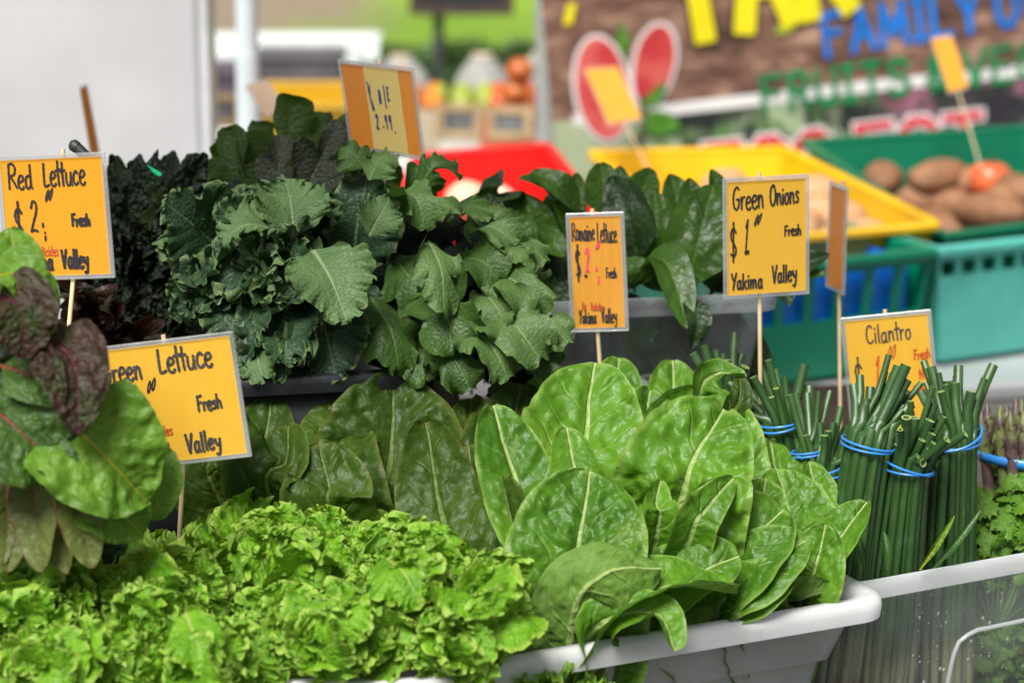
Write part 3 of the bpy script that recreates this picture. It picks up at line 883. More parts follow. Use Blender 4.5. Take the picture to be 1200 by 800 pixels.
def front_film():
    b = NB("sleeve_film")
    b.t.nodes.remove(b.p)
    tr = b.n("ShaderNodeBsdfTransparent"); tr.inputs[0].default_value = (.985, .985, .985, 1)
    gl = b.n("ShaderNodeBsdfGlossy"); gl.inputs['Roughness'].default_value = .1
    m = b.n("ShaderNodeMixShader"); lw = b.n("ShaderNodeLayerWeight"); lw.inputs[0].default_value = .3
    b.l(b.math('MULTIPLY_ADD', b.math('POWER', lw.outputs['Facing'], 3.0), .2, .025), m.inputs[0]); b.l(tr.outputs[0], m.inputs[1]); b.l(gl.outputs[0], m.inputs[2])
    b.l(m.outputs[0], b.out.inputs[0])
    return b.m
film = front_film()

def sign(label, c, d, wpx, hpx, yaw, roll, pap, lines, stick=None, lean=4, margin=.003, group="price signs on sticks", fold=None, nub=None, writing=True):
    """c = pixel of its centre; lines = (text, x, y, h, wscale, ink, halfwidth, slant, rise) with x, y, h as shares of the sheet's height from its bottom left"""
    ctr = np.array(P(c[0], c[1], d))
    y, l, r = rad(yaw), rad(lean), rad(roll)
    ex = np.array([math.cos(y), math.sin(y), 0]); en = np.array([math.sin(y), -math.cos(y), 0]); ez = np.array([0, 0, 1.0])
    ez, en = ez * math.cos(l) - en * math.sin(l), en * math.cos(l) + ez * math.sin(l)
    ex, ez = ex * math.cos(r) + ez * math.sin(r), ez * math.cos(r) - ex * math.sin(r)
    f = abs(ex @ CR); w, h = M(d, wpx) / max(f, .2), M(d, hpx)
    fr = np.array([ex, en, ez])
    base = np.array(P(*stick[1])) if stick else ctr - ez * h * .5
    t = thing("price_sign", label, "sign", base, group)
    o = ctr - ex * w / 2 - ez * h / 2                       # bottom left of the sleeve
    mg = margin
    pw, ph = w - 2 * mg, h - 2 * mg
    ph_t = mg * .9
    # sheet of paper, very slightly bowed
    nu_, nv_ = 14, 10
    vv, ff = [], []
    bow = lambda u, q: .0012 * math.sin(u * 3.1 + c[0]) * math.sin(q * 2.6 + 1)
    for side in (0, 1):
        for j in range(nv_ + 1):
            for i in range(nu_ + 1):
                u, q = i / nu_, j / nv_
                vv.append(o + ex * (mg + pw * u) + ez * (mg + ph * q) + en * (-.0002 if side else .0002))
    k = (nu_ + 1) * (nv_ + 1)
    for j in range(nv_):
        for i in range(nu_):
            a = j * (nu_ + 1) + i
            ff.append((a, a + 1, a + nu_ + 2, a + nu_ + 1)); ff.append((k + a, k + a + nu_ + 1, k + a + nu_ + 2, k + a + 1))
    link("paper_sheet", mesh("paper_sheet", vv, ff, False), PAP[pap], t)
    # plastic sleeve: back sheet border and front film
    eb = MB()
    e = .0012
    for (x0, x1, z0, z1) in ((0, w, 0, mg + .0006), (0, w, h - mg - .0006, h), (0, mg + .0006, mg + .0006, h - mg - .0006), (w - mg - .0006, w, mg + .0006, h - mg - .0006)):
        eb.box(o + ex * (x0 + x1) / 2 + ez * (z0 + z1) / 2 + en * .0016, (x1 - x0, .0005, z1 - z0), fr)
        eb.box(o + ex * (x0 + x1) / 2 + ez * (z0 + z1) / 2 - en * .0010, (x1 - x0, .0005, z1 - z0), fr)
    for q in (0, 1):   # sealed outer edges
        eb.tube([o + ex * w * q, o + ex * w * q + ez * h], .0009, 6)
        eb.tube([o + ez * h * q, o + ez * h * q + ex * w], .0009, 6)
    eb.build("sleeve_border", sleeve_edge, t)
    fm = MB(); fm.add([o + en * .0021 + ex * a * w + ez * b_ * h for a, b_ in ((0, 0), (1, 0), (1, 1), (0, 1))], [(0, 1, 2, 3)])
    fm.build("sleeve_film", film, t)
    if fold:       # a paler note behind the film, shown in the middle
        MBn = MB(); MBn.box(o + ex * w * fold[0] + ez * (mg + ph * .5) + en * .00045, (w * fold[1], .0003, ph * .985), fr)
        MBn.build("note", PAP['note'], t)
    inks = {}
    for (text, x, yy, hh, ws, ink, hw, sl, ri) in lines:
        mb = inks.setdefault(ink, MB())
        write(mb, text, mg + x * ph, mg + yy * ph, hh * ph, ws, hw, o, ex, ez, en, sl, ri)
    for ink, mb in inks.items():
        mb.build("lettering", {'b': inkb, 'g': inkg, 'bl': inkbl, 'r': inkr, 'p': inkpink}[ink], t)
    if stick:
        topf, bot = stick[0], np.array(P(*stick[1]))
        up_ = o + ex * w * topf + ez * (h + .004) - en * .0045
        lo = o + ex * w * topf - en * .0045
        ext = bot + unit(bot - lo) * .12
        MB().tube([up_, lo, bot, ext], .0021, 8).build("stick", stickm, t, True)
    return t

hw = .0009
sign("golden sign lettered Green Onions, upright on a stick over the onion bunches", (898, 277.5), 2.27, 103, 141, 18, 0, 'yellow',
     [("Green", .06, .75, .19, .50, 'b', .00095, 0, .03), ("Onions", .41, .775, .17, .47, 'b', .00095, 0, .05),
      ("$", .03, .34, .26, .42, 'b', .0009, 0, 0), ("1", .17, .40, .27, .3, 'b', .0008, .05, 0), (".", .17, .36, .3, .35, 'b', .0016, 0, 0), ("'", .20, .30, .09, .35, 'b', .0008, 0, 0),
      ("00", .25, .60, .10, .62, 'b', .00055, .35, .3), ("Fresh", .55, .50, .09, .62, 'b', .0008, 0, .02),
      ("Yakima", .04, .05, .14, .56, 'b', .00095, 0, .03), ("Valley", .43, .085, .15, .50, 'b', .00095, 0, .05)], stick=(.44, (891, 450, 2.30)))
sign("narrow orange sign lettered Romaine Lettuce, leaning left in front of the spinach", (700, 319), 2.32, 67, 139, -8, 3.4, 'amber',
     [("Romaine", .02, .79, .16, .285, 'b', .00062, 0, -.01), ("Lettuce", .245, .765, .17, .27, 'b', .00062, 0, .02),
      ("$", .04, .47, .24, .30, 'b', .0009, 0, 0), (".", .12, .47, .2, .3, 'b', .0014, 0, 0), ("2", .13, .5, .22, .3, 'p', .0009, 0, 0), ("';", .22, .42, .12, .4, 'p', .0009, 0, 0), ("00", .22, .70, .07, .45, 'p', .00045, .3, .3),
      ("Fresh", .31, .45, .09, .36, 'b', .0006, 0, 0), ("No", .08, .165, .075, .40, 'r', .0004, 0, 0), ("Pesticides", .16, .16, .07, .30, 'r', .0004, 0, 0), ("Yakima", .05, .045, .12, .34, 'b', .0006, 0, .0), ("Valley", .25, .045, .13, .34, 'b', .0006, 0, .02)],
     stick=(.45, (704, 440, 2.34)))
sign("yellow sign lettered Cilantro, half hidden behind the green onions", (1044, 437), 2.36, 103, 140, -6, 7, 'yellow',
     [("Cilantro", .18, .78, .16, .60, 'g', .0008, 0, .03), ("$", .05, .33, .3, .42, 'g', .0009, 0, 0), ("1", .22, .36, .28, .35, 'r', .0008, .1, 0), ("00", .34, .62, .12, .62, 'r', .0005, .25, .25),
      ("Fresh", .58, .60, .085, .6, 'r', .0007, 0, .05), ("No", .61, .43, .085, .7, 'r', .0007, 0, .05), ("Pesticides", .55, .29, .075, .5, 'r', .0006, 0, .03), ("Yakima Valley", .06, .06, .13, .5, 'g', .0009, 0, .02)],
     stick=(.5, (1062, 560, 2.36)))
sign("yellow sign lettered Green Lettuce, tilted behind the chard leaves", (202, 471), 2.10, 166, 148, -8, 8.5, 'yellow',
     [("Green", .01, .72, .19, .60, 'g', .0012, 0, .02), ("Lettuce", .51, .755, .2, .62, 'g', .0012, 0, .03), ("$", .02, .3, .28, .5, 'b', .001, 0, 0), ("2", .16, .38, .26, .5, 'b', .001, 0, 0), ("00", .37, .60, .10, .75, 'b', .0006, .3, .3),
      ("Fresh", .79, .40, .12, .62, 'g', .0011, 0, .04), ("No Pesticides", .19, .22, .085, .60, 'r', .0006, 0, .03), ("Yakima", .18, .065, .15, .55, 'g', .0012, 0, .02), ("Valley", .64, .06, .155, .62, 'g', .0012, 0, .03)],
     stick=(.5, (211, 616, 2.14)))
sign("deep yellow sign lettered Red Lettuce, cut off by the photo's edge", (65, 254.5), 2.14, 132, 146, -12, 4.2, 'orange',
     [("Red", .07, .75, .2, .56, 'b', .001, 0, .02), ("Lettuce", .385, .76, .2, .50, 'b', .001, 0, .03), ("$", .09, .32, .3, .48, 'b', .0011, 0, 0), ("2", .23, .39, .26, .5, 'b', .001, .05, 0), ("';", .34, .33, .12, .4, 'b', .0009, 0, 0), ("00", .38, .64, .10, .62, 'b', .0006, .3, .2),
      ("Fresh", .61, .42, .1, .58, 'b', .0011, 0, 0), ("No Pesticides", .16, .175, .085, .52, 'r', .0005, 0, 0), ("Yakima", .11, .055, .15, .52, 'b', .0012, 0, .01), ("Valley", .49, .06, .16, .48, 'b', .0012, 0, .02)],
     stick=(.6, (80, 392, 2.14)))
sign("orange sign with a pale note lettered Kale 2.99, turned aside above the kale", (447, 128), 2.36, 93, 108, -50, 1, 'kale',
     [("K", .50, .55, .26, .42, 'bl', .001, -.12, 0), ("A", .68, .57, .17, .45, 'bl', .001, 0, 0), ("I", .79, .55, .24, .3, 'bl', .0009, 0, 0), ("E", .85, .61, .17, .45, 'bl', .001, 0, 0),
      ("2", .56, .26, .18, .5, 'bl', .001, 0, 0), (".", .69, .29, .15, .6, 'bl', .001, 0, 0), ("9", .74, .27, .17, .4, 'bl', .001, 0, 0), ("9", .82, .27, .17, .4, 'bl', .001, 0, 0), (".", .90, .24, .15, .6, 'bl', .001, 0, 0)],
     stick=(.52, (440, 250, 2.45)), fold=(.56, .46), lean=-8)
sign("narrow rust orange sign turned almost edge-on beside the Green Onions sign", (981, 279), 2.5, 15, 126, -72, -1, 'kale', [], stick=(.5, (984, 420, 2.5)), lean=0)

# ------------------------------------------------------------------ neighbouring stall: crates on a table
def crate(label, rim, h, col, name="produce_crate", cat="crate", taper=.05, wall=.006, lip=.014, slots=None, group="plastic crates on the neighbouring stall", lower=None, lower_mat=None, matname=None):
    """rim = the four upper corners (front-left, front-right, back-right, back-left) in world coordinates"""
    rim = [np.array(p, float) for p in rim]
    cen = sum(rim) / 4
    up = unit(np.cross(rim[1] - rim[0], rim[3] - rim[0]))
    if up[2] < 0: up = -up
    bot = [cen + (p - cen) * (1 - taper * 2) - up * h for p in rim]
    t = thing(name, label, cat, sum(bot) / 4, group)
    m = plain(matname or name + "_plastic", col, .34, var=.10, nscale=14, bump=.05, bscale=90)
    for k in range(4):
        a, b_, c_, d_ = bot[k], bot[(k + 1) % 4], rim[(k + 1) % 4], rim[k]
        n_ = unit(np.cross(b_ - a, d_ - a)); n_ = n_ if n_ @ (cen - (a + c_) / 2) > 0 else -n_
        mb = MB()
        def quad(p0, p1, q0, q1, mbx):       # slab between fractions of the wall
            f = lambda u, w_: (a * (1 - u) + b_ * u) * (1 - w_) + (d_ * (1 - u) + c_ * u) * w_
            v = [f(p0, q0), f(p1, q0), f(p1, q1), f(p0, q1)]
            v = v + [x + n_ * wall for x in v]
            mbx.add(v, [(3, 2, 1, 0), (4, 5, 6, 7), (0, 1, 5, 4), (1, 2, 6, 5), (2, 3, 7, 6), (3, 0, 4, 7)])
        e = wall / np.linalg.norm(b_ - a)
        e0, e1 = (0, 1) if k in (0, 2) else (e, 1 - e)
        if slots and k == 0:
            q0, q1, ns_ = slots
            quad(e0, e1, .03, q0, mb); quad(e0, e1, q1, .98, mb)
            w_ = (e1 - e0) / ns_
            for i in range(ns_ + 1):
                x = e0 + i * w_
                quad(max(e0, x - w_ * .13), min(e1, x + w_ * .13), q0, q1, mb)
        else:
            quad(e0, e1, .03, .98, mb)
        mb.build("wall", m, t)
    mb = MB()
    fl = [cen + (p - cen) * (1 - taper * 2) - up * (h - .001) for p in rim]
    mb.add([*fl, *[p + up * wall for p in fl]], [(3, 2, 1, 0), (4, 5, 6, 7), (0, 1, 5, 4), (1, 2, 6, 5), (2, 3, 7, 6), (3, 0, 4, 7)]).build("floor_panel", m, t)
    rb = MB()
    for k in range(4):
        a, b_ = rim[k], rim[(k + 1) % 4]
        ex = unit(b_ - a); ez = up; ey = np.cross(ez, ex)
        rb.box((a + b_) / 2 - ey * .002, (np.linalg.norm(b_ - a) + lip * .9 - (0 if k % 2 == 0 else .0205 + lip * .9), lip * 1.3, lip), np.array([ex, ey, ez]), .003)
    rb.build("rim", m, t)
    return t, cen, up, bot

back_yaw = rad(16)
greyclothm = plain("pale_grey_cloth", c3(.5, .52, .54), .85, var=.1, nscale=20)
folding_table("folding table with a pale top and a dark skirt carrying the crates", (.85, 4.15), (2.2, 1.0), back_yaw, ZT + .005, None, greyt)
# a dark bag in front of the far end
def shape(name, label, cat, centre, radii, mat, seed=1, n=24, amp=.1, freq=2.0, flatten=0.0, group=None, rot=None, power=2.0):
    """a lumpy rounded solid"""
    vs = []
    nu_, nv_ = n, n // 2
    for j in range(nv_ + 1):
        ph = math.pi * j / nv_
        for i in range(nu_):
            th = 2 * math.pi * i / nu_
            d = np.array([math.sin(ph) * math.cos(th), math.sin(ph) * math.sin(th), math.cos(ph)])
            k = 1 + amp * mnoise.noise(Vector(d * freq) + Vector((seed * 3.1, seed * 1.7, seed)))
            s_ = np.sign(d) * np.abs(d) ** (2 / power)
            vs.append(s_ * k * np.array(radii))
    vs = np.array(vs)
    if rot is not None: vs = vs @ np.array(rot)
    ff = []
    for j in range(nv_):
        for i in range(nu_):
            a, b_ = j * nu_ + i, j * nu_ + (i + 1) % nu_
            ff.append((a, a + nu_, b_ + nu_, b_) if 0 < j < nv_ - 1 else ((a, a + nu_, b_ + nu_) if j == 0 else (a, a + nu_, b_)))
    me = mesh(name, vs, ff)
    o = bpy.data.objects.new(name, me); me.materials.append(mat); COL.objects.link(o)
    o.location = [float(q) for q in centre]
    return tag(o, label, cat, group)

def fruit_mat(name, c1, c2, c3_=None, rough=.4, sc=6):
    b = NB(name)
    co = b.coord('Object'); r = b.n("ShaderNodeObjectInfo").outputs['Random']
    n = b.noise(co, sc * 6, 4, .6)
    c = b.mix(b.ramp(n, .3, .7), c1, c2)
    if c3_: c = b.mix(b.math('MULTIPLY', r, .7), c, c3_)
    b.put(b.p.inputs['Base Color'], c); b.p.inputs['Roughness'].default_value = rough
    b.l(b.bump(b.noise(co, sc * 30, 4), .25, .003), b.p.inputs['Normal'])
    return b.m
potm = fruit_mat("potato_skin", c3(.52, .27, .13), c3(.62, .36, .19), c3(.5, .3, .15), .7)
russm = fruit_mat("russet_skin", c3(.17, .075, .035), c3(.28, .13, .06), c3(.34, .17, .085), .75)
onm = fruit_mat("white_onion_skin", c3(.78, .6, .42), c3(.85, .72, .58), c3(.8, .5, .3), .4)
applem = fruit_mat("red_apple_skin", c3(.55, .05, .025), c3(.68, .2, .06), c3(.62, .08, .03), .3, 4)

# crates: rim corners from the photograph at their own depths, rims kept level or tipped a little to the front
def rimq(fl, fr, br, bl):
    return [np.array(P(*q)) for q in (fl, fr, br, bl)]
# teal and green baskets underneath
ztop = .915
def basket(label, pl, pr, col, slots, name, depth=.42, hh=None):
    a, b_ = np.array(G(pl[0], pl[1], ztop)), np.array(G(pr[0], pr[1], ztop))
    ex = unit(b_ - a); ey = np.cross([0, 0, 1.0], ex)
    return crate(label, [a, b_, b_ + ey * depth, a + ey * depth], ztop - ZT - .012, col, "stacking_basket", "basket", .045, slots=slots, matname=name)
blue = basket("green stacking basket with blue lower ribs showing through its slots", (878, 318), (1092, 295), c3(.0, .24, .13), (.50, .9, 6), "basket_green")
teal = basket("turquoise stacking basket below the green crate of yams", (1100, 294), (1420, 258), c3(.12, .60, .50), (.76, .9, 14), "basket_teal", .40)
# the blue basket nested inside the green one
ti = blue[0]
bl_ = MB()
cen = blue[1]; up = blue[2]
rim_in = [cen + (p - cen) * .93 for p in [np.array(G(878, 318, ztop)), np.array(G(1092, 295, ztop))]]
exb = unit(rim_in[1] - rim_in[0]); eyb = np.cross([0, 0, 1.0], exb)
wB = np.linalg.norm(rim_in[1] - rim_in[0])
bluem = plain("nested_blue_plastic", c3(.0, .20, .85), .35, var=.1)
nb = thing("nested_basket", "blue basket nested inside the green slotted basket", "basket", (rim_in[0] + rim_in[1]) / 2 + eyb * .19 - np.array([0, 0, .15]), "plastic crates on the neighbouring stall")
nr = np.array([exb, eyb, (0, 0, 1)])
c0 = (rim_in[0] + rim_in[1]) / 2
for dx, dy, sx, sy in ((0, .012, wB * .90, .005), (0, .36, wB * .90, .005), (-wB * .45, .186, .005, .343), (wB * .45, .186, .005, .343)):
    MB().box(c0 + exb * dx + eyb * dy - np.array([0, 0, .075]), (sx, sy, .13), nr, .002).build("wall", bluem, nb)
MB().box(c0 + eyb * .186 - np.array([0, 0, .145]), (wB * .9, .35, .006), nr).build("floor_panel", bluem, nb)
# perforations of the lower half: a raised pattern of rings
ring = MB()
fa, fb = np.array(G(878, 318, ztop)), np.array(G(1092, 295, ztop))
tilt = (ztop - ZT - .012)
for q in range(9):
    for k in range(3):
        o = fa + (fb - fa) * (.08 + .84 * (q + .5 * (k % 2)) / 9) + eyb * (.02 + .02 * (k + 2) / 4 - .0035) - np.array([0, 0, tilt * (.60 + .13 * k)])
        a = np.linspace(0, 2 * np.pi, 13)
        ring.tube([o + exb * .008 * math.cos(x) + np.array([0, 0, .008 * math.sin(x)]) for x in a], .0012, 5, False)
ring.build("ring_pattern", plain("green_ring_plastic", c3(.0, .2, .12), .4), ti)
ring2 = MB()
fa, fb = np.array(G(1100, 294, ztop)), np.array(G(1420, 258, ztop))
ex2 = unit(fb - fa); ey2 = np.cross([0, 0, 1.0], ex2)
for q in range(10):
    for k in range(6):
        o = fa + ex2 * (.045 + .045 * q + (.02 if k % 2 else 0)) + ey2 * (.016 + .0047 * k - .0035) - np.array([0, 0, tilt * (.22 + .12 * k)])
        ring2.tube([o + ex2 * .008 * math.cos(x) + np.array([0, 0, .008 * math.sin(x)]) for x in np.linspace(0, 2 * np.pi, 13)], .0012, 5, False)
ring2.build("ring_pattern", plain("teal_ring_plastic", c3(.02, .30, .25), .4), teal[0])

yel = crate("yellow plastic crate of pale potatoes, tipped towards the front", rimq((842, 287, 3.80), (1096, 264, 3.82), (918, 176, 4.36), (694, 181, 4.32)), .085, c3(.78, .44, .005), matname="crate_yellow")
grn = crate("dark green plastic crate of russet yams with one apple", rimq((1108, 277, 3.86), (1420, 238, 3.96), (1330, 143, 4.5), (944, 168, 4.40)), .10, c3(.0, .135, .065), matname="crate_green")
redc = crate("red plastic crate of white onions behind the kale", rimq((452, 262, 3.75), (712, 262, 3.78), (640, 172, 4.25), (492, 184, 4.22)), .15, c3(.68, .012, .010), matname="crate_red")

def fill(cr, n, r, label, cat, mat, group, lo=.1, hi=.9, vlo=.1, vhi=.9, lift=.0, elong=1.35, name="potato", heap=.0):
    t, cen, up, bot = cr
    for k in range(n):
        u, v_ = random.uniform(lo, hi), random.uniform(vlo, vhi)
        b0 = (bot[0] * (1 - u) + bot[1] * u) * (1 - v_) + (bot[3] * (1 - u) + bot[2] * u) * v_
        z = lift + r * (.9 + heap * random.random())
        a = random.uniform(0, 3.14)
        ca, sa = math.cos(a), math.sin(a)
        rr = r * random.uniform(.82, 1.12)
        shape(name, label, cat, b0 + up * z, (rr * elong, rr, rr * .9), mat, k + 1, 20, .13, 2.2, group=group, rot=[(ca, sa, 0), (-sa, ca, 0), (0, 0, 1)])
fill(yel, 26, .032, "pale pink potato heaped in the yellow crate", "potato", potm, "potatoes in the yellow crate", vlo=.08, vhi=.75, heap=1.3)
fill(grn, 26, .034, "long russet yam heaped in the dark green crate", "yam", russm, "yams in the green crate", .05, .62, .1, .75, 0, 1.9, "yam", 2.2)
fill(redc, 9, .036, "white onion lying in the red crate", "onion", onm, "onions in the red crate", .12, .85, .1, .45, .0, 1.0, "onion", .8)
for k, (x_, y_, d_) in enumerate(((548, 236, 3.86), (580, 240, 3.88))):
    shape('onion', 'white onion lying in the red crate', 'onion', P(x_, y_, d_), (.037, .037, .033), onm, 60 + k, 20, .06, 2, group='onions in the red crate')
ap = np.array(P(1160, 211, 4.15))
apo = thing("apple", "single red apple on the yams with a stick beside it", "apple", ap - np.array([0, 0, .034]))
vs, ff = [], []
for j in range(19):
    ph = math.pi * j / 18
    for i in range(28):
        th = 2 * math.pi * i / 28
        k = .037 * (1 - .18 * math.cos(ph) ** 8)
        vs.append(ap + np.array([k * math.sin(ph) * math.cos(th) * 1.05, k * math.sin(ph) * math.sin(th) * 1.05, .036 * math.cos(ph) * (1 - .35 * max(0, math.cos(ph)) ** 10 - .2 * max(0, -math.cos(ph)) ** 10)]))
for j in range(18):
    for i in range(28):
        ff.append((j * 28 + i, (j + 1) * 28 + i, (j + 1) * 28 + (i + 1) % 28, j * 28 + (i + 1) % 28))
link("flesh", mesh("flesh", vs, ff), applem, apo)
MB().tube([ap + np.array([0, 0, .022]), ap + np.array([.003, 0, .045])], .0015, 6).build("stem", dwood, apo)

def small_sign(label, corners, d, pap, stick_to=None, thick=.002):
    p = [np.array(P(x, y, d + dd)) for x, y, dd in corners]
    t = thing("price_sign", label, "sign", sum(p) / 4, "price signs on sticks")
    n_ = unit(np.cross(p[1] - p[0], p[3] - p[0]))
    n_ = n_ if n_[1] < 0 else -n_
    c = sum(p) / 4
    q = [c + (x - c) * .93 + n_ * .0012 for x in p]
    MB().add(q + [x - n_ * .001 for x in q], [(0, 1, 2, 3), (7, 6, 5, 4), (0, 4, 5, 1), (1, 5, 6, 2), (2, 6, 7, 3), (3, 7, 4, 0)]).build("paper_sheet", PAP[pap], t)
    q = [x - n_ * .0006 for x in p]
    MB().add(q + [x - n_ * .0008 for x in q], [(0, 1, 2, 3), (7, 6, 5, 4), (0, 4, 5, 1), (1, 5, 6, 2), (2, 6, 7, 3), (3, 7, 4, 0)]).build("sleeve_backing", sleeve_edge, t)
    if stick_to:
        b_ = np.array(P(*stick_to))
        MB().tube([(p[0] + p[1]) / 2 - n_ * .003, (p[2] + p[3]) / 2 - n_ * .003, b_], .0014, 8).build("stick", stickm, t)
    return t
small_sign("blank orange sign leaning left in front of the printed red fruit", ((683, 80, .03), (724, 77, .05), (754, 141, 0), (713, 148, -.02)), 4.15, 'amber', (768, 215, 4.1))
small_sign("orange sign leaning left above the green crate of yams", ((1090, 44, .03), (1115, 40, .05), (1136, 104, 0), (1112, 111, -.02)), 4.2, 'amber', (1152, 205, 4.12))
small_sign("pale backlit sign tilted beside the white tent pole", ((286, 100, 0), (312, 92, .06), (338, 128, .06), (312, 140, 0)), 3.4, 'pale', (350, 200, 3.2))
small_sign("thin orange sign seen almost edge-on before the white wall", ((93, 100, .006), (102, 99, 0), (120, 196, 0), (109, 197, .006)), 2.9, 'kale', (124, 260, 2.8))

# ------------------------------------------------------------------ printed banner of the stall behind
def banner():
    d = 4.95
    o = np.array(P(652, 205, d)); e2 = np.array(P(652, -170, d))
    ex = unit(np.array(P(1200, 205 - 62, d + .10)) - o)
    ez = np.array([0, 0, 1.0]); ez = unit(ez - ex * (ez @ ex)); en = np.cross(ex, ez)
    W_, H_ = 1.7, .86
    S = lambda px, py: None
    t = thing("printed_banner", "printed vinyl banner of brown soil with colourful lettering behind the crates", "banner", o)
    nx_, ny_ = 60, 20
    rip = lambda u, w_: .008 * math.sin(u * 7 + w_ * 3) + .004 * math.sin(u * 17 - w_ * 5)
    pt = lambda u, w_, dz=0.0: o + ex * u + ez * w_ + en * (rip(u, w_) + dz)
    b = NB("banner_soil_print")
    uv = b.n("ShaderNodeUVMap", uv_map="UVMap").outputs[0]
    n1 = b.noise(uv, 5.0, 8, .65)
    mp = b.n("ShaderNodeMapping"); b.l(uv, mp.inputs[0]); mp.inputs['Scale'].default_value = (1, 2.2, 1)
    n2 = b.noise(mp.outputs[0], 6.5, 9, .72)
    cr_ = b.n("ShaderNodeValToRGB"); b.l(n2, cr_.inputs[0])
    e = cr_.color_ramp.elements
    e[0].position, e[0].color = .36, (.022, .012, .010, 1)
    e[1].position, e[1].color = .62, (.46, .29, .21, 1)
    k = e.new(.5); k.color = (.17, .085, .058, 1)
    b.put(b.p.inputs['Base Color'], b.mix(b.ramp(n1, .3, .7, 0, .25), cr_.outputs[0], c3(.28, .16, .11)))
    b.p.inputs['Roughness'].default_value = .4
    soil = b.m
    def sheet(name, x0, x1, f0, f1, mat, dz, back=True):
        vv, uvs, ff = [], [], []
        for j in range(ny_ + 1):
            for i in range(nx_ + 1):
                u = x0 + (x1 - x0) * i / nx_
                a0, a1 = f0(u), f1(u)
                w_ = a0 + (a1 - a0) * j / ny_
                vv.append(pt(u, w_, dz)); uvs.append((u, w_))
        for j in range(ny_):
            for i in range(nx_):
                a = j * (nx_ + 1) + i
                ff.append((a, a + 1, a + nx_ + 2, a + nx_ + 1))
        me = mesh(name, vv, ff)
        u_ = me.uv_layers.new(name="UVMap")
        for lp in me.loops: u_.data[lp.index].uv = uvs[lp.vertex_index]
        return link(name, me, mat, t)
    px2 = lambda px, py: ((np.array(P(px, py, d)) - o) @ ex, (np.array(P(px, py, d)) - o) @ ez)
    # (positions measured on the photograph, in the banner's own plane)
    lineY = lambda u: px2(700, 136)[1] + (u - px2(700, 136)[0]) * (px2(890, 118)[1] - px2(700, 136)[1]) / (px2(890, 118)[0] - px2(700, 136)[0])
    sheet("soil_print", 0, W_, lambda u: lineY(u), lambda u: H_, soil, 0)
    vb = NB("banner_vegetable_print")
    uv = vb.n("ShaderNodeUVMap", uv_map="UVMap").outputs[0]
    n1 = vb.noise(uv, 7.0, 5, .6); n2 = vb.noise(uv, 15.0, 4)
    c = vb.mix(vb.ramp(n1, .45, .58), c3(.018, .022, .02), c3(.34, .42, .25))
    c = vb.mix(vb.ramp(n2, .5, .62), c, c3(.10, .19, .06))
    sp = vb.n("ShaderNodeSeparateXYZ"); vb.l(uv, sp.inputs[0])
    c = vb.mix(vb.math('MULTIPLY', vb.ramp(sp.outputs[0], .20, .12), .9), c, vb.mix(n2, c3(.5, .52, .38), c3(.3, .4, .2)))
    c = vb.mix(vb.math('MULTIPLY', vb.ramp(sp.outputs[0], .62, .72), .85), c, vb.mix(vb.ramp(n1, .5, .62), c3(.02, .015, .025), c3(.32, .06, .16)))
    vb.put(vb.p.inputs['Base Color'], c); vb.p.inputs['Roughness'].default_value = .4
    sheet("vegetable_print", 0, W_, lambda u: -.16, lambda u: lineY(u) - .0005, vb.m, 0)
    whitep = plain("banner_white_ink", c3(.74, .72, .70), .4, var=.05)
    sheet("dividing_line", px2(668, 130)[0], W_, lambda u: lineY(u) - .012, lambda u: lineY(u) + .012, whitep, .002)
    mats = {'y': plain("banner_yellow_ink", c3(.78, .66, .01), .4, var=.05), 'bl': plain("banner_blue_ink", c3(.01, .17, .60), .4, var=.15), 'g': plain("banner_green_ink", c3(.005, .24, .075), .4, var=.2),
            'r': plain("banner_red_ink", c3(.58, .008, .03), .4, var=.08), 'w': whitep, 'k': plain("banner_dark_ink", c3(.05, .03, .015), .4), 'dg': plain("banner_dark_green_ink", c3(.01, .07, .03), .4)}
    def poly(name, pts2, mat, dz, th=.0):
        bm_v = [pt(x, y, dz) for x, y in pts2]
        me = mesh(name, bm_v, [tuple(range(len(bm_v)))], False)
        return link(name, me, mat, t)
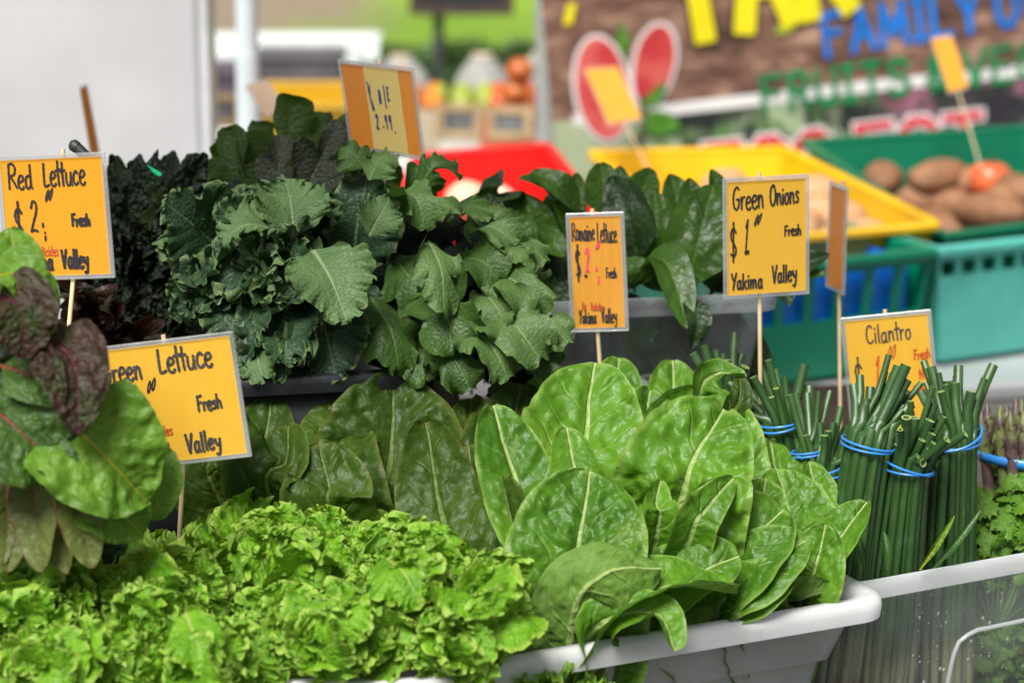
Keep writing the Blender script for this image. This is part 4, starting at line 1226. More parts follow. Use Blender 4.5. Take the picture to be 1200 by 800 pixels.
    def word(text, left, right, cap, mat, out, dz, gap=.14, bold=.5, outw=.25, serif=True):
        """block letters: left/right = pixels of the baseline's ends, cap = height in px"""
        B = {'F': [((0, 0), (0, 1)), ((0, 1), (.62, 1)), ((0, .55), (.5, .55))], 'A': [((0, 0), (.36, 1)), ((.36, 1), (.72, 0)), ((.14, .34), (.58, .34))],
             'M': [((0, 0), (.08, 1)), ((.08, 1), (.42, .25)), ((.42, .25), (.76, 1)), ((.76, 1), (.84, 0))], 'I': [((.15, 0), (.15, 1)), ((0, 0), (.3, 0)), ((0, 1), (.3, 1))],
             'L': [((0, 1), (0, 0)), ((0, 0), (.55, 0))], 'Y': [((0, 1), (.35, .48)), ((.7, 1), (.35, .48)), ((.35, .48), (.35, 0))], 'W': [((0, 1), (.2, 0)), ((.2, 0), (.45, .75)), ((.45, .75), (.7, 0)), ((.7, 0), (.9, 1))],
             'N': [((0, 0), (0, 1)), ((0, 1), (.62, 0)), ((.62, 0), (.62, 1))], 'E': [((0, 0), (0, 1)), ((0, 1), (.6, 1)), ((0, .52), (.48, .52)), ((0, 0), (.6, 0))], 'D': [((0, 0), (0, 1)), ((0, 1), (.4, 1)), ((.4, 1), (.62, .75)), ((.62, .75), (.62, .25)), ((.62, .25), (.4, 0)), ((.4, 0), (0, 0))],
             'R': [((0, 0), (0, 1)), ((0, 1), (.45, 1)), ((.45, 1), (.6, .78)), ((.6, .78), (.45, .5)), ((.45, .5), (0, .5)), ((.25, .5), (.62, 0))], 'U': [((0, 1), (0, .25)), ((0, .25), (.18, 0)), ((.18, 0), (.44, 0)), ((.44, 0), (.62, .25)), ((.62, .25), (.62, 1))],
             'T': [((.33, 0), (.33, 1)), ((0, 1), (.66, 1))], 'S': [((.56, .82), (.4, 1)), ((.4, 1), (.15, 1)), ((.15, 1), (0, .78)), ((0, .78), (.12, .55)), ((.12, .55), (.46, .46)), ((.46, .46), (.58, .24)), ((.58, .24), (.42, 0)), ((.42, 0), (.12, 0)), ((.12, 0), (0, .16))],
             '&': [((.6, 0), (.1, .75)), ((.1, .75), (.25, 1)), ((.25, 1), (.42, .8)), ((.42, .8), (.02, .28)), ((.02, .28), (.2, 0)), ((.2, 0), (.6, .4))], 'V': [((0, 1), (.33, 0)), ((.33, 0), (.66, 1))],
             'G': [((.6, .8), (.42, 1)), ((.42, 1), (.18, 1)), ((.18, 1), (0, .75)), ((0, .75), (0, .25)), ((0, .25), (.18, 0)), ((.18, 0), (.6, 0)), ((.6, 0), (.6, .45)), ((.6, .45), (.35, .45))], 'O': [((.2, 0), (0, .25)), ((0, .25), (0, .75)), ((0, .75), (.2, 1)), ((.2, 1), (.45, 1)), ((.45, 1), (.65, .75)), ((.65, .75), (.65, .25)), ((.65, .25), (.45, 0)), ((.45, 0), (.2, 0))],
             'C': [((.6, .8), (.42, 1)), ((.42, 1), (.18, 1)), ((.18, 1), (0, .75)), ((0, .75), (0, .25)), ((0, .25), (.18, 0)), ((.18, 0), (.42, 0)), ((.42, 0), (.6, .2))], 'K': [((0, 0), (0, 1)), ((.58, 1), (0, .45)), ((.2, .6), (.62, 0))], 'B': [((0, 0), (0, 1)), ((0, 1), (.42, 1)), ((.42, 1), (.55, .78)), ((.55, .78), (.4, .52)), ((.4, .52), (0, .52)), ((.4, .52), (.62, .26)), ((.62, .26), (.42, 0)), ((.42, 0), (0, 0))]}
        a, b_ = np.array(px2(*left)), np.array(px2(*right))
        h = cap * d / FPX
        adv, x = [], 0
        for ch in text:
            wd = .35 if ch == ' ' else max(max(p[0], q[0]) for p, q in B[ch]) + gap + .18
            adv.append((ch, x)); x += wd
        ax_ = unit(b_ - a); sx = np.linalg.norm(b_ - a) / x
        ay_ = np.array([-ax_[1], ax_[0]])
        th = .10 * h * bold * 2
        for pas, (grow, mat_, z_) in enumerate((((outw * th), out, dz), (0, mat, dz + .0012))):
            mb = MB()
            k = 0
            for ch, x0 in adv:
                if ch == ' ': continue
                for p, q in B[ch]:
                    p2 = a + ax_ * (x0 + p[0] + .08) * sx + ay_ * p[1] * h; q2 = a + ax_ * (x0 + q[0] + .08) * sx + ay_ * q[1] * h
                    dr = unit(q2 - p2); nn = np.array([-dr[1], dr[0]]); hh = th / 2 + grow
                    p3, q3 = p2 - dr * hh, q2 + dr * hh
                    zz = z_ + .00006 * (k % 12); k += 1
                    ns_ = max(1, int(np.linalg.norm(q3 - p3) / .02))
                    L1 = [p3 + (q3 - p3) * i / ns_ for i in range(ns_ + 1)]
                    vs = [pt(*(r_ - nn * hh), zz) for r_ in L1] + [pt(*(r_ + nn * hh), zz) for r_ in L1]
                    mb.add(vs, [(i, i + 1, ns_ + 2 + i, ns_ + 1 + i) for i in range(ns_)])
            mb.build("lettering", mats[mat_], t)
    word("YAK", (790, 42), (1010, 0), 112, 'y', 'k', .003, bold=1.15, outw=.18)
    word("FAMILY OWNED", (970, 66), (1345, 6), 46, 'bl', 'k', .003, bold=.85, outw=.12)
    word("FRUITS & VEGETABLES", (896, 133), (1470, 68), 40, 'g', 'dg', .005, bold=.72, outw=.10)
    word("FOO FCT", (832, 216), (1180, 180), 40, 'r', 'w', .003, bold=1.25, outw=.35)
    # printed red fruit, white outlined, with green leaves
    def blob(cx, cy, rx, ry, rot, mat, dz, n=36, pinch=0.0):
        pts = []
        for k in range(n):
            a = 2 * math.pi * k / n
            x, y = rx * math.cos(a) * (1 - pinch * math.sin(a)), ry * math.sin(a)
            x, y = x * math.cos(rot) - y * math.sin(rot), x * math.sin(rot) + y * math.cos(rot)
            pts.append(px2(cx + x, cy - y))
        return poly("fruit_print", pts, mats[mat] if isinstance(mat, str) else mat, dz)
    rb = NB("banner_fruit_ink")
    n = rb.noise(rb.coord('Object'), 14, 4)
    rb.put(rb.p.inputs['Base Color'], rb.mix(rb.ramp(n, .35, .65), c3(.50, .035, .04), c3(.62, .12, .10))); rb.p.inputs['Roughness'].default_value = .4
    for (cx, cy, rx, ry, rt, pn) in ((702, 101, 35, 66, .20, .04), (762, 76, 28, 54, -.14, -.10)):
        blob(cx, cy, rx, ry, rt, 'w', .004, pinch=pn); blob(cx, cy, rx - 4.5, ry - 4.5, rt, rb.m, .0055, pinch=pn)
    gl_ = plain("banner_leaf_ink", c3(.07, .22, .02), .4, var=.25, nscale=40)
    dgm = plain("banner_stem_ink", c3(.10, .10, .05), .4)
    poly("leaf_print", [px2(x, y) for x, y in ((750, 135), (765, 128), (785, 132), (798, 150), (785, 156), (765, 157), (752, 154), (747, 146))][::-1], gl_, .007)
    poly("leaf_print", [px2(x, y) for x, y in ((752, 125), (758, 108), (775, 92), (778, 104), (768, 120))][::-1], gl_, .0075)
    poly("leaf_print", [px2(x, y) for x, y in ((716, 38), (722, 18), (730, 40), (728, 70), (720, 56))][::-1], gl_, .007)
    poly("stem_print", [px2(x, y) for x, y in ((738, 168), (748, 150), (746, 110), (755, 108), (757, 150), (746, 172))][::-1], dgm, .0072)
    poly("leaf_print", [px2(x, y) for x, y in ((905, 38), (918, 22), (934, 20), (930, 34), (918, 40))][::-1], plain("banner_lime_ink", c3(.32, .42, .03), .4), .0035)
    poly("stroke_print", [px2(x, y) for x, y in ((653, 26), (658, 0), (668, 0), (664, 24))][::-1], mats['y'], .0035)
    hem = MB(); hem.tube([pt(u, H_, 0) for u in np.linspace(-.01, W_, 40)], .006, 8); hem.build("hem", whitep, t)
    return t, pt, W_, H_
bn = banner()
polem = plain("grey_painted_steel", c3(.42, .44, .42), .45, var=.08)
def pole(label, px, d, r, mat, top=2.6, name="tent_pole"):
    p = G(px, 60, 1.0); dirp = np.array(P(px, 60, d)); x, y = dirp[0], dirp[1]
    t = thing(name, label, "pole", (x, y, 0))
    MB().tube([(x, y, .012), (x, y, top * .45)], r * 1.12, 20).build("lower_tube", mat, t, True)
    MB().tube([(x, y, top * .45 - .01), (x, y, top)], r, 20).build("upper_tube", mat, t, True)
    MB().box((x, y, .005), (.16, .16, .01), None, .002).build("foot_plate", mat, t)
    return t
pole("grey steel pole at the banner's left edge", 640, 5.1, .021, polem)
pole("thick white tent pole beside the white wall", 290, 4.15, .019, plain("white_powder_coat", c3(.60, .68, .70), .4, var=.04))
# tent frame pole far right of the stall (holds the banner's other end)
e_ = bn[1](bn[2] + .02, .5, -.03)
tp = thing("tent_pole", "grey steel pole at the banner's right end", "pole", (e_[0], e_[1], 0))
MB().tube([(e_[0], e_[1], .0), (e_[0], e_[1], 2.6)], .021, 16).build("upper_tube", polem, tp, True)

# ------------------------------------------------------------------ white wall at the left
wm = NB("white_wall_paint")
co = wm.coord('Object')
n = wm.noise(co, 3.0, 6, .6); n2 = wm.noise(co, 14.0, 5, .65)
c = wm.mix(wm.ramp(n, .3, .7), c3(.46, .46, .47), c3(.54, .54, .55))
wm.put(wm.p.inputs['Base Color'], wm.mix(wm.ramp(n2, .62, .75, 0, .35), c, c3(.42, .42, .40))); wm.p.inputs['Roughness'].default_value = .55
wl = np.array(P(237, 100, 4.3)); wr_ = wl[0]
wall_t = thing("panel_wall", "blank white painted wall panel at the left of the stall", "wall", (wr_ - 1.6, wl[1] + .06, 0))
MB().box((wr_ - 1.6, wl[1] + .06, 1.35), (3.2, .12, 2.7), None, .012).build("panel", wm.m, wall_t)
MB().box((wr_ + .010, wl[1] + .02, 1.35), (.016, .10, 2.68), None, .004).build("corner_trim", plain("grey_white_trim", c3(.62, .63, .64), .45), wall_t)

# ------------------------------------------------------------------ far stalls, boards, hedge
whitecloth = plain("white_tablecloth_fabric", c3(.70, .76, .73), .85, var=.06, nscale=20)
def far_table(label, px0, px1, py, z, depth, pts_n, drop):
    a, b_ = np.array(G(px0, py, z)), np.array(G(px1, py, z))
    b_[1] = a[1] = (a[1] + b_[1]) / 2
    t = thing("market_table", label, "table", ((a[0] + b_[0]) / 2, a[1] + depth / 2, 0))
    w = b_[0] - a[0]
    MB().box(((a[0] + b_[0]) / 2, a[1] + depth / 2, z - .02), (w, depth, .035), None, .006).build("tabletop", greyt, t)
    for sx in (.06, w - .06):
        for sy in (.06, depth - .06):
            MB().tube([(a[0] + sx, a[1] + sy, 0), (a[0] + sx, a[1] + sy, z - .04)], .018, 8).build("leg", polem, t)
    # cloth with a pointed drop along the front
    vv, ff = [], []
    n_ = 24 * pts_n
    for k in range(n_ + 1):
        u = k / n_
        ph = (u * pts_n) % 1.0
        lowd = .07 + (drop - .07) * max(0, 1 - abs(ph - .5) * 4.2)
        for (dy, zz) in ((depth, z + .004), (-.006, z + .004), (-.012, z - .01), (-.014 - .012 * math.sin(u * 40), z - lowd * .6), (-.016 - .02 * math.sin(u * 40), z - lowd)):
            vv.append((a[0] - .01 + (w + .02) * u, a[1] + dy, zz))
    for k in range(n_):
        for j in range(4):
            ff.append((k * 5 + j, k * 5 + j + 1, (k + 1) * 5 + j + 1, (k + 1) * 5 + j))
    link("tablecloth", mesh("tablecloth", vv, ff), whitecloth, t)
    return t, a, b_
ft = far_table("distant table with a white cloth hanging in points", 230, 440, 47, .72, .22, 3, .30)
# purple crates under and behind the pointed cloth
purp = plain("plum_plastic", c3(.10, .075, .11), .5, var=.3)
for (px, py, d, w, h_) in ((262, 108, 8.0, .16, .14), (352, 104, 8.3, .30, .22)):
    c = np.array(P(px, py, d))
    t = thing("storage_box", "dark plum box standing under the pointed white cloth" if px < 300 else "wide dusky box under the pointed white cloth", "box", (c[0], c[1], 0))
    MB().box((c[0], c[1], (c[2] + h_ / 2) / 2), (w, .3, c[2] + h_ / 2), None, .01).build("body", purp if px < 300 else plain("dusky_plastic", c3(.11, .10, .11), .5), t)
    MB().box((c[0], c[1], c[2] + h_ / 2 + .012), (w + .02, .32, .02), None, .006).build("lid", purp if px < 300 else bpy.data.materials["dusky_plastic"], t)

# second stall: table of fruit with chalk labels
st = folding_table("fruit stall table with a white cloth beyond the red crate", (-.16, 5.95), (1.7, .8), rad(2), .73, whitecloth, greyt, .3)
applg = fruit_mat("green_apple_skin", c3(.36, .42, .06), c3(.45, .48, .10), c3(.3, .4, .05), .3)
tomm = fruit_mat("tomato_skin", c3(.60, .06, .025), c3(.62, .12, .03), c3(.62, .18, .04), .25)
orm = fruit_mat("orange_skin", c3(.78, .22, .01), c3(.8, .28, .02), None, .4)
def box_of(label, px, py, d, w, dep, h_, col, mname, items):
    c = np.array(P(px, py, d)); z = .738
    t = thing("fruit_box", label, "box", (c[0], c[1], z), "boxes on the fruit stall")
    m = plain(mname, col, .5, var=.1) if mname not in bpy.data.materials else bpy.data.materials[mname]
    for dx, dy, sx, sy in ((0, -dep / 2, w, .01), (0, dep / 2, w, .01), (-w / 2 + .005, 0, .01, dep - .012), (w / 2 - .005, 0, .01, dep - .012)):
        MB().box((c[0] + dx, c[1] + dy, z + h_ / 2), (sx, sy, h_), None, .002).build("side_panel", m, t)
    MB().box((c[0], c[1], z + .006), (w - .022, dep - .012, .01)).build("floor_panel", m, t)
    lab, cat, mat, r, n_, hp = items
    i = 0
    nxx = max(2, int(w / (2 * r))); nyy = max(2, int(dep / (2.1 * r)))
    for layer in range(hp):
        for a in range(nxx - layer // 2):
            for b_ in range(nyy - layer // 2):
                x = c[0] - w / 2 + w * (a + .5 + layer * .25 % .5) / nxx + random.uniform(-.15, .15) * r
                y = c[1] - dep / 2 + dep * (b_ + .5) / nyy + random.uniform(-.15, .15) * r
                shape(cat, lab, cat, (x, y, z + h_ * .55 + r * 1.55 * layer + r * .5), (r, r, r * .93), mat, i, 14, .05, 2, group=cat + "s heaped on the fruit stall"); i += 1
box_of("white box of green apples on the fruit stall", 548, 120, 6.05, .24, .26, .10, c3(.6, .6, .55), "white_box_card", ("green apple heaped on the fruit stall", "green_apple", applg, .029, 0, 2))
box_of("box of red tomatoes on the fruit stall", 622, 125, 6.05, .25, .30, .10, c3(.55, .12, .05), "red_box_card", ("red tomato heaped on the fruit stall", "tomato", tomm, .029, 0, 2))
box_of("box of oranges at the left of the fruit stall", 470, 122, 6.05, .20, .26, .10, c3(.5, .42, .3), "tan_box_card", ("orange heaped on the fruit stall", "orange", orm, .029, 0, 3))
pepm = fruit_mat("red_pepper_skin", c3(.58, .10, .03), c3(.62, .2, .03), c3(.6, .28, .03), .3)
box_of("low red box of orange peppers at the right end of the fruit stall", 620, 158, 5.74, .15, .2, .09, c3(.55, .12, .05), "red_box_card", ("orange red pepper heaped at the fruit stall's right end", "pepper", pepm, .034, 0, 4))
# pale domed bags standing behind the fruit
bagm = plain("pale_sack_fabric", c3(.30, .30, .28), .8, var=.15, nscale=20, bump=.3, bscale=60)
for i, (px, py, d, w) in enumerate(((565, 84, 6.5, .075), (634, 84, 6.5, .08), (470, 86, 6.5, .085))):
    c = np.array(P(px, py, d)); zb = .738; top = float(P(px, py - 22, d)[2])
    t = thing("produce_sack", ("pale grey sack behind the green apples", "pale grey sack behind the red tomatoes", "pale grey sack behind the oranges")[i], "sack", (c[0], c[1], zb))
    vs, ff = [], []
    hgt = top - zb
    for j in range(15):
        q = j / 14
        rr = w * (1.0 if q < .55 else 1 - .72 * ((q - .55) / .45) ** 1.3) * (.92 + .08 * math.sin(q * 3))
        for k in range(20):
            a = 2 * math.pi * k / 20
            rk = rr * (1 + .06 * math.sin(5 * a + q * 4 + i))
            vs.append((c[0] + rk * math.cos(a), c[1] + rk * math.sin(a) * .8, zb + hgt * q))
    for j in range(14):
        for k in range(20):
            ff.append((j * 20 + k, j * 20 + (k + 1) % 20, (j + 1) * 20 + (k + 1) % 20, (j + 1) * 20 + k))
    ff.append(tuple(range(19, -1, -1))); ff.append(tuple(range(280, 300)))
    link("body", mesh("body", vs, ff), bagm, t)
    MB().tube([(c[0] + w * .3 * math.cos(a), c[1] + w * .24 * math.sin(a), top - hgt * .03) for a in np.linspace(0, 6.28, 14)], .006, 6, False).build("tie", stickm, t)
# framed chalk labels leaning at the front of the fruit stall
def chalk(label, px, py, d, wpx, hpx, z_rot=0, lean=18):
    c = np.array(P(px, py, d)); w, h_ = M(d, wpx), M(d, hpx)
    y, l = rad(z_rot), rad(lean)
    ex = np.array([math.cos(y), math.sin(y), 0]); en = np.array([math.sin(y), -math.cos(y), 0]); ez = np.array([0, 0, 1.0])
    ez, en = ez * math.cos(l) - en * math.sin(l), en * math.cos(l) + ez * math.sin(l)
    R = np.array([ex, en, ez])
    t = thing("chalk_label", label, "chalkboard", c - ez * h_ / 2, "framed chalk labels")
    fw = h_ * .26
    fb = MB()
    for sx in (-1, 1):
        fb.box(c + ex * sx * (w - fw) / 2, (fw, .016, h_), R, .002)
        fb.box(c + ez * sx * (h_ - fw) / 2, (w - 2 * fw - .001, .015, fw), R, .002)
    fb.build("frame", wood, t)
    MB().box(c - en * .002, (w - 2 * fw + .004, .006, h_ - 2 * fw + .004), R).build("slate", plain("slate_grey", c3(.10, .11, .12), .6, var=.3) if "slate_grey" not in bpy.data.materials else bpy.data.materials["slate_grey"], t)
    wm_ = MB()
    for k in range(2):
        zz = h_ * (.08 - .15 * k)
        wm_.tube([c + ex * (w * (-.22 + .05 * q)) + ez * (zz + .006 * math.sin(q * 2.3 + k)) + en * .0025 for q in range(9)], .0016, 5)
    wm_.build("chalk_scribble", plain("chalk_white", c3(.6, .6, .6), .9) if "chalk_white" not in bpy.data.materials else bpy.data.materials["chalk_white"], t)
chalk("pale wood framed chalk label in front of the green apples", 538, 143, 5.5, 56, 42, -3)
chalk("pale wood framed chalk label in front of the tomatoes", 597, 145, 5.5, 54, 40, 2)
chalk("wood framed chalk label beside the white wall", 262, 130, 5.5, 48, 40, 0)
# yellow crate and pale tray further left
st2 = folding_table("side table at the left of the fruit stall, holding a yellow tray", (-1.05, 5.95), (.72, .8), rad(2), .73, None, greyt)
cY = np.array(P(365, 118, 5.9))
crate("long yellow tray on the far side table", [cY + np.array([-.14, -.12, -.0]), cY + np.array([.16, -.12, 0]), cY + np.array([.16, .16, .02]), cY + np.array([-.14, .16, .02])], max(.05, cY[2] - .75), c3(.70, .42, .02), matname="tray_yellow")
# hanging black menu board on a stand
bd = np.array(P(541, 4, 7.2))
bt = thing("menu_board", "black menu board with a dark wooden frame on a stand", "board", (bd[0], bd[1], 0))
w, h_ = M(7.2, 122), .42
zb = P(541, 18, 7.2)[2]
MB().box((bd[0], bd[1], zb + h_ / 2), (w - .04, .02, h_ - .04), None, .002).build("slate", blackm, bt)
fb = MB()
for sx in (-1, 1):
    fb.box((bd[0] + sx * (w / 2 - .012), bd[1], zb + h_ / 2), (.024, .03, h_), None, .003)
    fb.box((bd[0], bd[1], zb + h_ / 2 + sx * (h_ / 2 - .012)), (w - .05, .03, .024), None, .003)
fb.build("frame", dwood, bt)
px_ = np.array(P(514, 40, 7.25))
MB().tube([(px_[0], px_[1], .02), (px_[0], px_[1], zb + .2)], .017, 10).build("post", plain("dark_steel", c3(.05, .055, .05), .5), bt, True)
MB().box((px_[0], px_[1], .011), (.36, .36, .02), None, .004).build("base", bpy.data.materials["dark_steel"], bt)

# hedge shrubs at the foot of the lawn: many small leaf faces through the crown
def shrub(label, c, w, h_, mat, n_=1400, name="shrub", seed=1):
    r = np.random.default_rng(seed)
    t = thing(name, label, "shrub", c, "shrubs along the lawn")
    vs, ff = [], []
    cl = r.uniform(-1, 1, (14, 3)) * (w * .42, w * .3, h_ * .32) + (0, 0, h_ * .55)
    for k in range(n_):
        b = cl[r.integers(14)]
        q = r.normal(0, 1, 3); q /= np.linalg.norm(q)
        p = b + q * (w * .18, w * .18, h_ * .24) * r.uniform(.6, 1.1)
        if p[2] < .03: continue
        p = p + np.array(c)
        a, b2 = r.normal(0, 1, 3), r.normal(0, 1, 3)
        a /= np.linalg.norm(a); b2 = np.cross(a, b2); b2 /= np.linalg.norm(b2)
        s_ = r.uniform(.025, .05)
        i = len(vs)
        vs += [p - a * s_, p - b2 * s_ * .5, p + a * s_, p + b2 * s_ * .5]
        ff.append((i, i + 1, i + 2, i + 3))
    link("foliage", mesh("foliage", vs, ff, False), mat, t)
    tr = MB()
    for k in range(5):
        q = cl[k] + np.array(c)
        tr.tube([np.array(c) + (0, 0, -.03), (np.array(c) + q) / 2 + r.normal(0, .03, 3), q], [.02, .014, .006], 6)
    tr.build("branches", dwood, t, True)
hm = plain("hedge_leaf", c3(.04, .09, .015), .6, var=.5, nscale=3)
hm2 = plain("olive_shrub_leaf", c3(.10, .10, .05), .7, var=.4, nscale=3)
k = 0
for px in range(425, 690, 38):
    c = G(px, 98, 0.0); c[1] = 12.4 + .3 * (k % 2); c[0] = (px - 600) / FPX * 12.7
    shrub(["low dark green shrub at the left end of the lawn's foot", "rounded dark green shrub left of the menu board's post", "dark green shrub right behind the menu board's post", "dark green shrub behind the green apples", "dark green shrub between the two right-hand sacks", "dark green shrub behind the red tomatoes", "dark green shrub beside the banner's pole"][k], (c[0], c[1], -.02), .6, .30, hm, 1500, seed=k + 5); k += 1
for k, px in enumerate((250, 330, 400, 465)):
    y = 21 + (k % 2) * 1.2; x = (px - 600) / FPX * y
    t_ = y - 13
    shrub(["brown-green bush high on the bank beside the white wall", "broad brown-green bush above the pointed tablecloth", "brown-green bush at the lawn's left edge", "small brown-green bush above the menu board"][k], (x, y, .004 + .03 * t_ + .0009 * t_ * t_), 1.5, 1.0, hm2, 2600, seed=40 + k)

# unseen canvas roof, added and sized to shade the back of the greens
cm = NB("shade_canvas")
cm.p.inputs['Base Color'].default_value = (.62, .63, .64, 1); cm.p.inputs['Roughness'].default_value = .8
tl = cm.n("ShaderNodeBsdfTranslucent"); tl.inputs[0].default_value = (.6, .6, .6, 1)
mx = cm.n("ShaderNodeMixShader"); mx.inputs[0].default_value = .12
cm.l(cm.p.outputs[0], mx.inputs[1]); cm.l(tl.outputs[0], mx.inputs[2]); cm.l(mx.outputs[0], cm.out.inputs[0])
ct = thing("shade_canopy", "unseen white canvas roof added to shade the back of the table of greens", "tent", (0, 2.1, 0))
vs, ff = [], []
for j in range(9):
    for i in range(17):
        x, y = -2.2 + 4.4 * i / 16, CAN0 + (CAN1 - CAN0) * j / 8
        vs.append((x, y, 2.30 + .28 * (1 - abs(j / 4 - 1)) - .02 * math.sin(i * 1.57) ** 2))
for j in range(8):
    for i in range(16):
        ff.append((j * 17 + i, j * 17 + i + 1, j * 17 + i + 18, j * 17 + i + 17))
link("roof_cloth", mesh("roof_cloth", vs, ff), cm.m, ct)
for x in (-2.15, 2.15):  # poles carrying the added roof
    for y in (CAN0 + .04, CAN1 - .04):
        MB().tube([(x, y, 0), (x, y, 2.29)], .019, 12).build("pole", bpy.data.materials["white_powder_coat"], ct, True)

# ------------------------------------------------------------------ the greens
def W3(p):
    return np.array(P(*p))

def hero(parent, mat, b, m, t, wpx, nh, base=None, kind='romaine', **k):
    """a leaf seen in the photograph: visible base, middle and tip (px, py, depth), width in px"""
    pts = [W3(b), W3(m), W3(t)] if m is not None else [W3(b), W3(t)]
    if base is not None: pts = [np.array(base)] + pts
    d = (b[2] + t[2]) / 2
    nh = cv(*nh)
    nh2 = cv(*k.pop('n2')) if 'n2' in k else None
    return leaf(parent, mat, pts, M(d, wpx), nh, kind, nh2=nh2, **k)

# --- romaine heads in the milky bin
def head(label, base, cat="romaine lettuce", name="romaine_head", group="romaine heads"):
    t = thing(name, label, cat, base, group)
    return t
rb = lambda b: dict(base=b, bf=1.5, blis=.055, cup=.45, ruf=.09, bN=11, nu=63, nv=130)
def core(t, base, r=.03, h=.10, mat=None):
    MB().tube([base, base + np.array([0, 0, h * .5]), base + np.array([0, 0, h])], [r * .9, r, r * .6], 14).build("core", mat or corem, t, True)
corem = plain("romaine_core_skin", c3(.5, .58, .34), .5, var=.12, nscale=30)

z0 = ZT + .012
def base_at(px, py, d, z=z0):
    p = W3((px, py, d)); p[2] = z
    return p

bA = base_at(712, 700, 2.16)
H1 = head("tall romaine head with the biggest blistered leaves, upright in the milky bin", bA); core(H1, bA)
hero(H1, 'romaine', (684, 590, 2.14), (688, 500, 2.17), (697, 424, 2.20), 168, (.0, .25, 1), **rb(bA))
hero(H1, 'romaine', (795, 600, 2.10), (812, 540, 2.10), (850, 478, 2.13), 172, (-.15, .3, 1), **{**rb(bA), 'cup': .3, 'blis': .08})
hero(H1, 'romaine', (800, 620, 2.23), (815, 540, 2.25), (828, 454, 2.28), 188, (.05, .25, 1), **rb(bA))
hero(H1, 'romaine', (686, 600, 2.09), (676, 560, 2.085), (664, 500, 2.10), 84, (-.05, .1, 1), **{**rb(bA), 'blis': .02, 'cup': .8})
hero(H1, 'romaine', (805, 640, 2.06), (826, 600, 2.06), (860, 560, 2.08), 62, (.3, .5, 1), **{**rb(bA), 'blis': .02, 'cup': .7})
hero(H1, 'romaine', (770, 630, 2.07), (770, 590, 2.07), (775, 562, 2.08), 60, (.2, .3, 1), **{**rb(bA), 'blis': .02, 'cup': .8})
hero(H1, 'romaine', (745, 580, 2.22), (757, 500, 2.25), (762, 455, 2.27), 110, (.1, .2, 1), **rb(bA))

bB = base_at(668, 760, 2.075)
H2 = head("front romaine head spilling open leaves over the rim of the milky bin", bB); core(H2, bB)
hero(H2, 'romaine', (655, 700, 2.065), (612, 580, 2.105), (578, 474, 2.145), 112, (.35, .25, 1), **{**rb(bB), 'blis': .07})
hero(H2, 'romaine', (672, 720, 2.035), (678, 640, 2.035), (692, 553, 2.065), 185, (.0, .35, 1), **{**rb(bB), 'cup': .55, 'blis': .065})
hero(H2, 'romaine', (668, 738, 2.02), (708, 674, 1.995), (774, 668, 2.005), 108, (-.25, .35, -.9), n2=(-.2, -.5, -.7), **{**rb(bB), 'cup': .5, 'blis': .05, 'ruf': .08})
hero(H2, 'romaine', (704, 745, 2.02), (776, 686, 2.01), (864, 690, 2.03), 105, (-.1, .8, .6), n2=(0, 1, .25), **{**rb(bB), 'cup': .5, 'blis': .05, 'ruf': .08})
hero(H2, 'romaine', (690, 752, 2.010), (768, 716, 1.985), (792, 762, 1.975), 66, (.15, 1, .25), n2=(.6, .4, .7), **{**rb(bB), 'cup': .5, 'blis': .02, 'ruf': .12})
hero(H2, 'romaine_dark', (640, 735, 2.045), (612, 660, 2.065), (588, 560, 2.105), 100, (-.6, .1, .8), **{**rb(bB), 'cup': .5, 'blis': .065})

bC = base_at(850, 720, 2.205)
H3 = head("right-hand romaine head with leaves folded in flat layers", bC); core(H3, bC)
hero(H3, 'romaine', (790, 700, 2.13), (812, 640, 2.11), (832, 590, 2.12), 165, (-.1, .45, 1), **{**rb(bC), 'cup': .45, 'ruf': .10})
hero(H3, 'romaine', (830, 705, 2.12), (866, 648, 2.095), (918, 596, 2.11), 150, (-.3, .5, .9), **{**rb(bC), 'cup': .5, 'ruf': .10})
hero(H3, 'romaine', (838, 715, 2.11), (888, 668, 2.08), (944, 632, 2.085), 120, (-.35, .55, .75), **{**rb(bC), 'cup': .6, 'ruf': .12})
hero(H3, 'romaine', (776, 718, 2.08), (812, 676, 2.05), (866, 652, 2.055), 118, (-.15, .65, .7), **{**rb(bC), 'cup': .5, 'ruf': .12})
hero(H3, 'romaine', (840, 722, 2.10), (886, 690, 2.075), (930, 668, 2.08), 90, (-.3, .3, 1), **{**rb(bC), 'cup': .6, 'ruf': .10})
hero(H3, 'romaine', (880, 650, 2.135), (888, 610, 2.135), (898, 560, 2.155), 102, (.1, .3, 1), **{**rb(bC), 'cup': .4})
hero(H3, 'romaine_spot', (925, 660, 2.175), (925, 600, 2.185), (910, 550, 2.205), 120, (.25, .3, 1), **{**rb(bC), 'cup': .35})
hero(H3, 'romaine', (955, 640, 2.205), (958, 590, 2.215), (948, 540, 2.235), 76, (.3, .2, 1), **{**rb(bC), 'cup': .5})
hero(H3, 'romaine', (920, 590, 2.255), (910, 550, 2.265), (902, 510, 2.285), 73, (.1, .2, 1), **{**rb(bC), 'cup': .6})
hero(H3, 'romaine', (955, 665, 2.145), (985, 625, 2.135), (1016, 586, 2.145), 81, (-.4, .45, 1), **{**rb(bC), 'cup': .7})
hero(H3, 'romaine', (925, 730, 2.16), (950, 680, 2.115), (968, 614, 2.12), 93, (-.35, .15, 1), **{**rb(bC), 'cup': .6, 'blis': .07})
hero(H3, 'romaine', (905, 725, 2.16), (940, 700, 2.11), (980, 690, 2.11), 73, (-.2, .5, -.6), **{**rb(bC), 'cup': .6})
hero(H3, 'romaine', (860, 690, 2.115), (880, 640, 2.115), (905, 610, 2.135), 134, (.0, .5, 1), **{**rb(bC), 'cup': .5})

